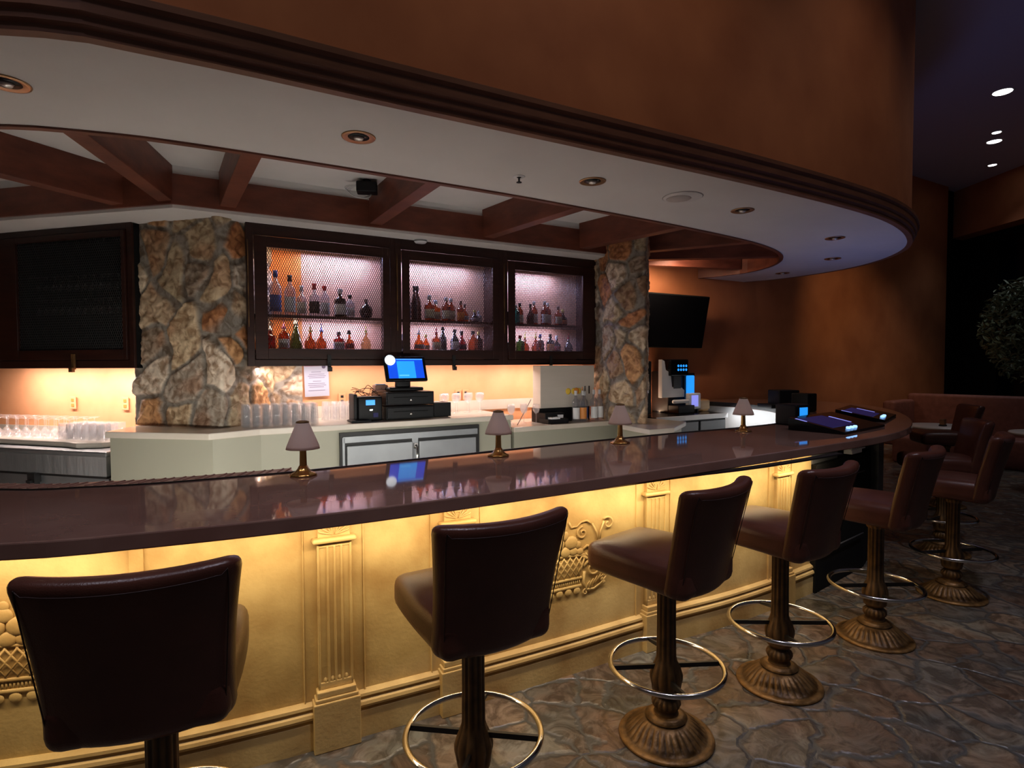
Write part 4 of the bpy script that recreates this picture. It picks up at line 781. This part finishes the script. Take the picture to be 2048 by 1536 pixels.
MB().box(.11, .135, .0065, .0085, .085, .095).build('logo_plate', 'steel', c); MB().box(.14, .18, .0065, .0085, .03, .065).build('dim_display', 'screen_purple', c)
MB().rbox(.16, .16, .016, .006, 3, None, None, (.02, -.01, .009)).build('foot', 'black_plastic', c)
c = MB()
for k in range(9):
    rr = random.Random(k); p0 = Vector(A(1.22 + .02 * k, .0)); pts = []
    for q in range(7): x, y = A(1.22 + .04 * q + rr.uniform(-.02, .02), .02 + rr.uniform(-.05, .05)); pts.append((x, y, CT + .20 + .10 * math.sin(q * .6 + k) * rr.uniform(.3, 1)))
    c.tube(spline(pts, 4), .0028, 5)
tag(c.build('cable_tangle', 'black_matte'), 'tangle of thin cables behind the card reader and till', 'cables', kind='stuff')
c = MB().tube(spline([(*A(2.70, .2), 1.09), (*A(2.80, .1), 1.14), (*A(2.9, 0), 1.19), (*A(3.05, -.12), 1.30)], 6), .004, 6).build('cable', 'iron_black'); tag(c, 'single black cable looping up to the white box', 'cable')
c = thing('small_printer', 'small brown and white printer beside the till base', 'printer', A(1.40, .06, CT + .237), RA); MB().rbox(.11, .10, .05, .01, 3, None, None, (.055, .05, .027)).build('body', 'brown_cloth', c); MB().box(.01, .09, .01, .05, .052, .060).build('paper', 'paper', c)
# notice
c = thing('notice_sheet', 'pale printed notice with a pink header stuck to the orange wall', 'notice', A(.905, -.335, 1.385), RA)
nM = Matrix.Rotation(R(-1.5), 4, 'Y')
MB().box(0, .205, .008, .010, 0, .285, nM).build('sheet', 'paper', c); MB().box(.005, .20, .006, .008, .262, .28, nM).build('header', 'paper_pink', c)
tb = MB()
for z, a, b in ((.21, .06, .14), (.19, .04, .17), (.175, .03, .18), (.16, .04, .17), (.13, .07, .14), (.11, .03, .17), (.095, .03, .18), (.08, .04, .16), (.05, .03, .17)): tb.box(a, b, .0065, .008, z, z + .0035, nM)
tb.build('print', 'ink_grey', c); MB().lathe([(.012, 0), (.016, 0), (.016, .001), (.012, .001)], 16, None, nM @ T(.165, .008, .255) @ Matrix.Rotation(R(90), 4, 'X')).build('emblem', 'ink_grey', c)
# white box with coloured circles
c = thing('printed_box', 'tall cream box printed with yellow and orange circles standing on the lower counter', 'box', A(3.01, .12, 1.225), RA)
MB().box(0, .66, 0, .14, 0, .42).build('body', 'box_white', c, bevel=.006)
bx = MB()
for i, (cx, rr) in enumerate(((.33, .032), (.40, .032), (.46, .03))): bx.lathe([(rr * .55, 0), (rr, 0), (rr, .0015), (rr * .55, .0015)], 24, None, T(cx, -.001, .16) @ Matrix.Rotation(R(90), 4, 'X'))
bx.build('circle_print', 'yellow_ink', c)
bx = MB(); bx.lathe([(.012, 0), (.034, 0), (.034, .0015), (.012, .0015)], 24, None, T(.43, -.003, .16) @ Matrix.Rotation(R(90), 4, 'X')).box(.50, .51, -.002, 0, .125, .20).build('orange_print', 'orange_ink', c)
MB().box(.535, .545, -.002, 0, .125, .21).box(.585, .60, -.002, 0, .13, .21).build('dark_print', 'iron_black', c)
c = thing('bar_caddy', 'black napkin and straw caddy under the cream box', 'caddy', A(3.0, .27, 1.086), RA)
MB().box(0, .24, .0, .16, .0, .045).build('base', 'black_plastic', c, bevel=.005); MB().box(.0, .22, .05, .16, .045, .10).box(0, .62, .16, .30, 0, .137).build('body', 'black_plastic', c, bevel=.004)
MB().box(.03, .13, -.01, .05, .045, .062).box(.14, .20, .035, .05, .05, .08).build('napkins', 'white_plastic', c)

# ---------------------------------------------------------------- television and coffee corner
tv = thing('television', 'black flat television tilted forward on the orange wall right of the stone pillar', 'television', A(5.045, -.18, 2.165), RA)
tM = Matrix.Rotation(R(11), 4, 'X')
MB().rbox(1.19, .045, .64, .012, 3, None, tM).build('housing', 'black_matte', tv); MB().box(-.58, .58, -.0245, -.0225, -.305, .305, tM).build('panel', 'black_gloss', tv); MB().box(-.12, .12, .02, .17, -.12, .12).build('wall_mount', 'iron_black', tv)
cc = thing('coffee_counter', 'black drawer counter with white edged top behind the stone pillar', 'counter', A(4.30, .33, 0), RA)
MB().box(0, 1.12, -.01, .66, 1.03, 1.085).build('countertop', 'black_gloss', cc)
MB().box(.02, 1.12, -.025, -.01, 1.035, 1.088).build('white_edge', 'white_paint', cc)
MB().box(0, 1.12, .01, .66, F0, 1.03).build('body', 'black_plastic', cc)
for x0, x1 in ((.25, .66), (.69, 1.10)):
    d = MB().box(x0, x1, -.012, .01, .60, 1.015).build('drawer', 'grey_metal', cc, bevel=.006); MB().box((x0 + x1) / 2 - .14, (x0 + x1) / 2 + .14, -.05, -.012, .80, .835).build('handle', 'steel_brushed', d, bevel=.004)
d = MB().box(.02, .24, -.010, .01, .55, 1.015).build('end_panel', 'grey_metal', cc); MB().box(.03, .21, -.0125, -.010, .90, .955).build('name_plate', 'white_plastic', d); MB().box(.045, .11, -.0135, -.0125, .92, .94).box(.13, .15, -.0135, -.0125, .93, .945).box(.17, .18, -.0135, -.0125, .93, .945).build('plate_print', 'iron_black', d)
c = thing('coffee_machine', 'white and black coffee machine with a round of blue touch icons behind the pillar', 'coffee machine', A(4.58, .06, 1.086), RA)
MB().box(.30, .56, .10, .38, 0, .48).build('body', 'black_plastic', c, bevel=.01)
MB().prism([(.0, 0), (.10, 0), (.10, .3), (0, .3)], .0, .0).v
sp_ = MB(); pr = [(.0, .18), (.36, .18), (.36, .26), (.30, .30), (.16, .30), (.14, .46), (.06, .50), (.04, .60), (0, .62)]
vs = [(x + .16, y, z) for y in (.06, .12) for x, z in pr]; n = len(pr); sp_.add(vs, [tuple(range(n)), tuple(range(n, 2 * n))[::-1]] + [(i, (i + 1) % n, n + (i + 1) % n, n + i) for i in range(n)])
sp_.build('white_shell', 'white_plastic', c, bevel=.004)
hd = MB().box(.26, .54, .02, .20, .43, .62).build('head', 'black_gloss', c, bevel=.01)
ic = MB()
for i in range(4):
    for j in range(2): ic.lathe([(0, 0), (.015, 0), (.015, .002), (0, .002)], 10, None, T(.375 + .042 * i, .019, .50 + .045 * j) @ Matrix.Rotation(R(90), 4, 'X'))
ic.build('touch_icon', 'screen_cyan', hd)
MB().box(.34, .46, .05, .12, .28, .43).build('spout', 'grey_metal', c, bevel=.008)
MB().rbox(.25, .05, .045, .02, 3, None, None, (.375, -.02, .135)).build('steam_pipe', 'white_plastic', c)
MB().box(.30, .56, -.06, .10, 0, .09).build('drip_tray', 'black_plastic', c, bevel=.006)
c = thing('grinder_tower', 'tall plain black tower machine right behind the edge of the pillar', 'machine', A(4.42, .02, 1.086), RA); MB().box(0, .14, 0, .3, 0, .60).build('body', 'black_plastic', c, bevel=.01); MB().box(.02, .09, -.015, 0, .24, .36).build('panel', 'white_plastic', c, bevel=.01)
c = thing('water_dispenser', 'black dispenser with a glowing blue upright panel over a white cup stand', 'dispenser', A(4.98, .03, 1.086), RA)
MB().box(.175, .225, .08, .10, 0, .02).v
MB().box(.14, .325, .06, .34, 0, .46).build('body', 'black_plastic', c, bevel=.01); MB().rbox(.12, .03, .28, .012, 3, None, None, (.23, .045, .29)).build('blue_panel', 'screen_cyan', c)
MB().rbox(.20, .06, .19, .014, 3, None, None, (.21, -.02, .13)).build('cup_stand', 'white_plastic', c); MB().box(.15, .26, -.053, -.050, .07, .20).build('lit_window', 'screen_icon', c); MB().box(.13, .15, -.03, .0, .0, .05).box(.27, .29, -.03, .0, 0, .05).build('foot', 'iron_black', c)
c = thing('wooden_crate', 'tan wooden box at the far end of the coffee counter', 'box', A(5.31, .0, 1.086), RA)
MB().box(0, .20, 0, .28, 0, .14).build('body', 'tan_wood', c, bevel=.01); MB().box(.02, .20, -.02, 0, .02, .13).build('front_board', 'wood_box', c, bevel=.01)

def scale_about_camera(objs):  # enlarges parts about the camera position, pushing them further away
    S = Matrix.Translation((0, 0, -KZ)) @ Matrix.Scale(KS, 4)
    for o in [x for x in objs if x.parent is None]:
        if o.type == 'MESH' and o.data.users == 1 and o.location.length < 1e-6 and not o.children:
            o.data.transform(S)
        else:
            o.location = S @ o.location; o.scale = (KS, KS, KS)
scale_about_camera([x for x in bpy.data.objects if x not in MARK and x.name not in FULL])
# ---------------------------------------------------------------- lamps on the bar
def lamp():
    r = thing('table_lamp', 'x', 'lamp')
    hexm = lambda a, rr, z: rr * (1 - .05 * (math.cos(8 * a) > 0)) if z > .02 else rr * (1 + .05 * math.cos(8 * a))
    MB().lathe([(0, 0), (.064, 0), (.067, .005), (.058, .012), (.040, .022), (.028, .036), (.020, .052), (.0, .054)], 48, hexm).build('base', 'brass', r)
    MB().lathe([(0, .048), (.0195, .048), (.0165, .145), (.0, .146)], 8, smooth=False).build('stem', 'brass', r)
    MB().lathe([(.016, .135), (.016, .143), (.0795, .143)][1:1] + [(.083, .138), (.079, .155), (.031, .272), (.029, .272), (.077, .155), (.081, .138)], 40, lambda a, rr, z: rr * (1 + .012 * math.cos(10 * a))).build('lamp_shade', 'shade_glass', r)
    MB().lathe([(.029, .270), (.032, .270), (.032, .277), (.014, .283), (.0, .284)], 24).build('finial', 'bronze_dark', r)
    return r
lp0 = None
for i, ((x, y), d) in enumerate(zip(((-1.07, 2.90), (-.085, 3.49), (.765, 4.03), (1.915, 4.71)), ('nearest, before the cream counter', 'in front of the fridge doors', 'in front of the right stone pillar', 'furthest, beside the gaming consoles'))):
    o = lamp() if i == 0 else copy_tree(lp0)
    if i == 0: lp0 = o
    o.location = (x, y, ZT); o['label'] = 'brass table lamp with pale cone shade, ' + d; o['group'] = 'lamps along the bar'; o.rotation_euler = (0, 0, .3 * i)

# ---------------------------------------------------------------- slot machine consoles in the bar top
def console(loc, rz, lx, ly, label):
    c = thing('gaming_console', label, 'gaming machine', loc, rz); sl = lambda y, dz=0: .018 + .20 * y + dz
    MB().add([(0, 0, 0), (lx, 0, 0), (lx, ly, 0), (0, ly, 0), (0, 0, .018), (lx, 0, .018), (lx, ly, sl(ly)), (0, ly, sl(ly))], [(0, 3, 2, 1), (4, 5, 6, 7), (0, 1, 5, 4), (1, 2, 6, 5), (2, 3, 7, 6), (3, 0, 4, 7)]).build('wedge', 'black_gloss', c, bevel=.003)
    def quad(x0, x1, y0, y1, m, nm):
        MB().add([(x0, y0, sl(y0, .002)), (x1, y0, sl(y0, .002)), (x1, y1, sl(y1, .002)), (x0, y1, sl(y1, .002)), (x0, y0, sl(y0)), (x1, y0, sl(y0)), (x1, y1, sl(y1)), (x0, y1, sl(y1))], [(0, 1, 2, 3), (4, 7, 6, 5), (0, 4, 5, 1), (1, 5, 6, 2), (2, 6, 7, 3), (3, 7, 4, 0)]).build(nm, m, c)
    quad(.05, .50, .11, ly - .06, 'screen_purple', 'display'); quad(.54, .565, .16, ly - .10, 'screen_icon', 'menu_strip'); quad(.012, .035, ly - .14, ly - .05, 'screen_icon', 'card_slot')
    for k in range(3): MB().lathe([(0, 0), (.016, 0), (.016, .014), (.011, .018), (0, .018)], 14, None, T(.20 + .07 * k, .05, sl(.05))).build('button', 'button_glow', c)
    return c
console((2.60, 4.44, ZT + .002), R(39), .86, .44, 'slot machine console with purple screen in the near part of the bar top')
console((3.52, 5.36, ZT + .002), R(50), .80, .42, 'slot machine console behind the near one with white glowing buttons')
c = thing('ticket_printer', 'black box with a small square blue screen behind the near gaming console', 'printer', (2.52, 5.06, ZT), R(28))
MB().rbox(.20, .22, .19, .02, 3, None, None, (.10, .10, .096)).build('body', 'black_plastic', c); MB().box(.045, .155, -.0125, -.009, .075, .165).build('display', 'screen_cyan', c)
c = thing('ticket_printer', 'plain black box standing on the bar behind the far gaming console', 'printer', (3.46, 6.55, ZT), R(35)); MB().rbox(.20, .20, .21, .012, 3, None, None, (0, .1, .106)).build('body', 'black_plastic', c); MB().box(-.08, .08, -.003, .0, .02, .06).build('slot', 'black_gloss', c)
c = thing('ticket_printer', 'black box on a flat base at the back of the bar beside the orange wall', 'printer', (3.45, 7.1, ZT), R(10)); MB().rbox(.28, .24, .19, .012, 3, None, None, (0, .1, .13)).build('body', 'black_plastic', c); MB().rbox(.48, .30, .05, .012, 3, None, None, (-.03, .1, .026)).build('base', 'black_plastic', c)

# ---------------------------------------------------------------- bar stools
def stool():
    r = thing('bar_stool', 'x', 'stool')
    def seatf(p):
        x, y, z = p; k = 1 - .05 * max(0, y / .23) ** 2 - .05 * max(0, -y / .2); cr = .022 * (1 - (x / .24) ** 2) * (1 - ((y - .03) / .26) ** 2) if z > .80 else 0
        low = -.015 * max(0, -y / .23) if z < .78 else 0
        return Vector((x * k, y, z + cr + low))
    MB().rbox(.44, .52, .130, .045, 8, seatf, None, (0, .045, .787)).build('seat', 'leather', r)
    H0, H1 = .72, 1.168
    def backf(p):
        x, y, z = p; v = (z - H0) / (H1 - H0); u = x / .22; v_ = max(0, min(1, v))
        wv = 1 + .15 * v_ ** 1.6 - .03 * math.sin(PI * v_); yy = y + (.045 + .012 * v_) * u * u - .105 * v_ ** 1.2
        return Vector((x * wv, yy, z + .008 * u * u * v_ ** 2 - .012 * (1 - v_) * (1 - u * u)))
    b = MB().rbox(.435, .078, H1 - H0, .032, 9, backf, None, (0, -.185, (H0 + H1) / 2)).build('backrest', 'leather', r)
    pts = [backf(Vector((x, -.2245, z))) for x, z in [(-.197, H0 + .05), (-.197, H1 - .05)] + [(-.182 + .364 * i / 10, H1 - .034) for i in range(0, 11)] + [(.197, H1 - .05), (.197, H0 + .05)]]
    MB().tube([(q[0], q[1] + .0005, q[2]) for q in spline([tuple(q) for q in pts], 3)], .0018, 5).build('seam', 'leather_seam', b)
    def sw(a, rr, z):
        if not (.018 < z < .088 and rr > .085): return rr
        k = math.sin(PI * (z - .018) / .070); return rr * (1 + k * (.075 * abs(math.sin(15 * a + 22 * z)) ** .7 - .045))
    dome = [(.176 - .092 * (q / 14) ** .8, .020 + .068 * math.sin(PI / 2 * q / 14)) for q in range(15)]
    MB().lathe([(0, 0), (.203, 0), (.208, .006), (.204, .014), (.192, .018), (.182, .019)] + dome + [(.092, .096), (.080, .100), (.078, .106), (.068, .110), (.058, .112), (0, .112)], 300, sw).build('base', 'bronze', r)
    fl = lambda a, rr, z: rr * (1 - .10 * abs(math.cos(6 * a)) ** 2) if z > .36 else rr * (1 + .12 * abs(math.sin(5 * a)) * (1 if .215 < z < .345 else 0) + (.05 * math.sin(16 * a) if .145 < z < .18 else 0))
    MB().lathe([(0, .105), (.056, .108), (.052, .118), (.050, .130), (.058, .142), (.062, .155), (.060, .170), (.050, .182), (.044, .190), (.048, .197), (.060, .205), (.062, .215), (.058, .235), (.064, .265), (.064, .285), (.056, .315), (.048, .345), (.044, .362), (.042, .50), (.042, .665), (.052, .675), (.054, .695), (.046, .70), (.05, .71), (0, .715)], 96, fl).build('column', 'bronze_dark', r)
    MB().lathe([(.02, .70), (.10, .705), (.10, .722), (.02, .722)], 20).build('mount_plate', 'iron_black', r)
    rg = MB().tube([(.245 * math.cos(2 * PI * k / 56), .245 * math.sin(2 * PI * k / 56), .322) for k in range(56)], .0115, 12, True).build('footring', 'steel', r)
    M = T(0, 0, 0, -R(38))
    MB().box(-.238, -.035, -.006, .006, .310, .330, M).box(.035, .238, -.006, .006, .310, .330, M).build('crossbar', 'iron_black', rg)
    for sg in (-1, 1):
        MB().add([(-.006, sg * .24, .312), (.006, sg * .24, .312), (.006, sg * .24, .326), (-.006, sg * .24, .326), (-.006, sg * .04, .255 if sg < 0 else .37), (.006, sg * .04, .255 if sg < 0 else .37), (.006, sg * .04, .28 if sg < 0 else .39), (-.006, sg * .04, .28 if sg < 0 else .39)],
                 [(0, 1, 2, 3), (4, 7, 6, 5), (0, 4, 5, 1), (1, 5, 6, 2), (2, 6, 7, 3), (3, 7, 4, 0)], False, M).build('bracket', 'iron_black', rg)
    return r
st = [((-1.01, 1.60), 19, 'nearest one at the bottom left, seen from behind'), ((-.145, 2.03), 30, 'second from left, its seat showing on the left'), ((.68, 2.487), 42, 'third from left, in front of the third pilaster'),
      ((1.38, 2.905), 36, 'fourth from left, before the end of the gold front'), ((2.185, 3.393), 40, 'fifth from left, before the black equipment cabinet'), ((3.125, 4.01), 46, 'sixth from left, standing on the dark floor'),
      ((3.74, 4.92), 70, 'seventh, mostly hidden behind the sixth'), ((5.0, 6.55), 75, 'furthest, by the rounded end of the bar')]
for i, ((x, y), a, d) in enumerate(st):
    o = stool() if i == 0 else copy_tree(s0_)
    if i == 0: s0_ = o
    o.location = (x, y, 0); o.rotation_euler = (0, 0, R(a)); o['label'] = 'brown leather pedestal stool, ' + d; o['group'] = 'bar stools along the bar'

# ---------------------------------------------------------------- soffit fittings
MARK2 = set(bpy.data.objects)
def downlight():
    r = thing('recessed_downlight', 'x', 'downlight')
    MB().lathe([(.048, .0), (.070, -.006), (.078, -.004), (.080, .0), (.078, .001)], 32).build('trim_ring', 'brass_trim', r)
    MB().lathe([(0, -.001), (.05, -.001), (.05, .0), (0, .0)], 24).build('reflector', 'black_gloss', r)
    MB().lathe([(0, -.018), (.018, -.014), (.028, -.002), (0, -.001)], 16).build('bulb', 'bulb_off', r); return r
for i, ((x, y), d) in enumerate(zip(((-1.932, 2.221), (-.726, 2.756), (.484, 3.429), (1.643, 4.09), (2.816, 5.001), (3.346, 5.982), (3.275, 6.931)),
        ('at the left edge of the photo', 'above the first lamp', 'right of the sprinkler', 'right of the round ceiling speaker', 'in the bluish part of the soffit, nearer', 'in the bluish part of the soffit, middle', 'in the bluish part of the soffit, furthest'))):
    o = downlight() if i == 0 else copy_tree(d0_)
    if i == 0: d0_ = o
    o.location = (x, y, 2.744); o['label'] = 'unlit brass rimmed downlight ' + d; o['group'] = 'downlights in the soffit'
c = thing('ceiling_speaker', 'round flush ceiling speaker in the pale soffit', 'speaker', (1.119, 3.76, 2.744)); MB().lathe([(0, -.005), (.120, -.005), (.130, 0), (0, .0)], 40).build('rim', 'soffit_white', c); MB().lathe([(0, -.007), (.078, -.007), (.080, -.005), (0, -.005)], 32, None, T(-.02, .02, 0)).build('grille', 'grille', c)
c = thing('sprinkler_head', 'small dark fire sprinkler in a white rosette on the soffit', 'sprinkler', (.046, 3.341, 2.744)); MB().lathe([(0, -.004), (.026, -.005), (.036, -.001), (.036, 0), (0, 0)], 24).build('rosette', 'white_plastic', c); MB().lathe([(0, -.035), (.016, -.034), (.016, -.031), (.005, -.03), (.006, -.008), (.014, -.005), (0, -.004)], 12).build('nozzle', 'iron_black', c)
c = thing('smoke_detector', 'round white smoke detector on the pale strip above the cabinets', 'smoke detector', (-.79, 5.0, 2.742)); MB().lathe([(0, -.028), (.045, -.026), (.055, -.014), (.058, 0), (0, 0)], 32).build('body', 'white_plastic', c); MB().lathe([(.050, -.014), (.0575, -.014), (.0575, -.008), (.050, -.008)], 32).build('vent_band', 'iron_black', c)
c = thing('ceiling_camera', 'small black box with loose cables fixed in the coffer between two beams', 'camera', (-1.07, 4.28, 2.93), R(10)); MB().rbox(.15, .11, .075, .01, 3, None, None, (0, 0, .04)).build('housing', 'black_plastic', c)
cb = MB()
for k in range(4): cb.tube(spline([(-.07, 0, .06), (-.13 - .01 * k, .02, .02 + .01 * k), (-.10, .0, -.02), (-.03 + .01 * k, .01, -.03), (.03, .02, 0)], 5), .004, 6)
cb.build('cables', 'white_plastic', c); MB().lathe([(0, .07), (.03, .07), (.03, .105), (0, .105)], 12).build('bracket', 'iron_black', c)

scale_about_camera([x for x in bpy.data.objects if x not in MARK2])
# ---------------------------------------------------------------- lounge
for i, (x, y, e) in enumerate(DOWN):
    o = thing('ceiling_downlight', 'glowing white downlight in the dark high ceiling, ' + ('largest, at the top right', 'small, above the brighter one', 'brightest, lower of the close pair', 'lowest and smallest')[i], 'downlight', (x, y, HI), 0, 'lit downlights in the high ceiling')
    q = (.11, .06, .10, .065)[i]; MB().lathe([(q, -.0), (q + .02, -.01), (q + .03, 0)], 28).build('rim', 'white_plastic', o); MB().lathe([(0, -.006), (q, -.006), (q, 0), (0, 0)], 24).build('lens', 'led_white', o)
booth = thing('booth_bench', 'long reddish upholstered booth bench under the dark window', 'bench')
def seg_box(p, q, w, z0, z1, r=.05): 
    p, q = Vector(p), Vector(q); t = q - p; L = t.length; return MB().rbox(L, w, z1 - z0, r, 5, None, T((p.x + q.x) / 2, (p.y + q.y) / 2, (z0 + z1) / 2, math.atan2(t.y, t.x)))
seg_box((7.25, 10.40), (9.6, 7.5), .22, .30, 1.10).build('backrest', 'booth', booth); seg_box((6.9, 10.0), (9.2, 7.2), .55, .0, .46).build('seat', 'booth', booth)
b2 = thing('booth_bench', 'short booth bench end left of the long one against the orange wall', 'bench'); seg_box((6.45, 9.75), (7.15, 10.25), .2, .25, 1.00).build('backrest', 'booth', b2); seg_box((6.5, 9.3), (7.0, 9.7), .5, 0, .44).build('seat', 'booth', b2)
for (x, y), d in (((6.22, 8.25), 'with the candle holder'), ((6.98, 7.35), 'cut off by the right edge')):
    t = thing('lounge_table', 'round white topped lounge table ' + d, 'table', (x, y, 0), 0, 'lounge tables'); MB().lathe([(0, .71), (.42, .71), (.43, .725), (.42, .74), (0, .74)], 40).build('tabletop', 'table_white', t); MB().lathe([(0, 0), (.24, 0), (.22, .03), (.05, .05), (.04, .1), (.04, .71), (0, .71)], 24).build('pedestal', 'iron_black', t)
c = thing('candle_holder', 'small cube candle holder on the white lounge table', 'candle holder', (6.20, 8.18, .741), .4); MB().box(-.035, .035, -.035, .035, 0, .02).build('base', 'iron_black', c); MB().box(-.03, .03, -.03, .03, .02, .10).build('cup', 'brass_trim', c, bevel=.004)
rng = random.Random(3)
tr = thing('potted_tree', 'bushy dark leaved indoor tree behind the booth at the right edge', 'tree', (9.1, 9.75, 0))
MB().lathe([(0, 0), (.25, 0), (.32, .5), (.28, .5), (0, .45)], 24).build('pot', 'pot', tr); MB().tube([(0, 0, .4), (.05, .02, 1.2), (-.03, .05, 2.0), (.04, 0, 2.9)], .05, 8, taper=lambda u: 1 - .6 * u).build('trunk', 'bark', tr)
lf = MB()
for k in range(2600):
    th = rng.uniform(0, 2 * PI); ph = math.acos(rng.uniform(-1, 1)); rr = .95 * rng.uniform(.55, 1) ** .5; cx, cy, cz = rr * math.sin(ph) * math.cos(th) * 1.0, rr * math.sin(ph) * math.sin(th) * .9, 2.25 + rr * 1.0 * math.cos(ph)
    cz += .10 * math.sin(th * 5 + ph * 4); M = T(cx, cy, cz, rng.uniform(0, 6.3), rng.uniform(-1, 1), rng.uniform(-1, 1)); l = rng.uniform(.05, .085)
    lf.add([(-l, 0, 0), (-l * .3, .32 * l, .01), (l * .6, .25 * l, .01), (l, 0, -.01), (l * .6, -.25 * l, .01), (-l * .3, -.32 * l, .01)], [(0, 1, 2, 3), (0, 3, 4, 5)], False, M)
lf.build('foliage', 'leaf', tr, fixn=False)['kind'] = 'stuff'
wi = MB().box(10.36, 10.40, 6.2, 12.2, .9, 4.2).build('window_1', 'night_glass'); struct(wi)
bl = MB()
for k in range(7): bl.box(10.32, 10.35, 9.9, 10.9, 1.35 + .045 * k, 1.355 + .045 * k)
o = bl.build('window_blind', 'blind_lit'); tag(o, 'faintly lit slats of a blind in the dark window at the right edge', 'blind')
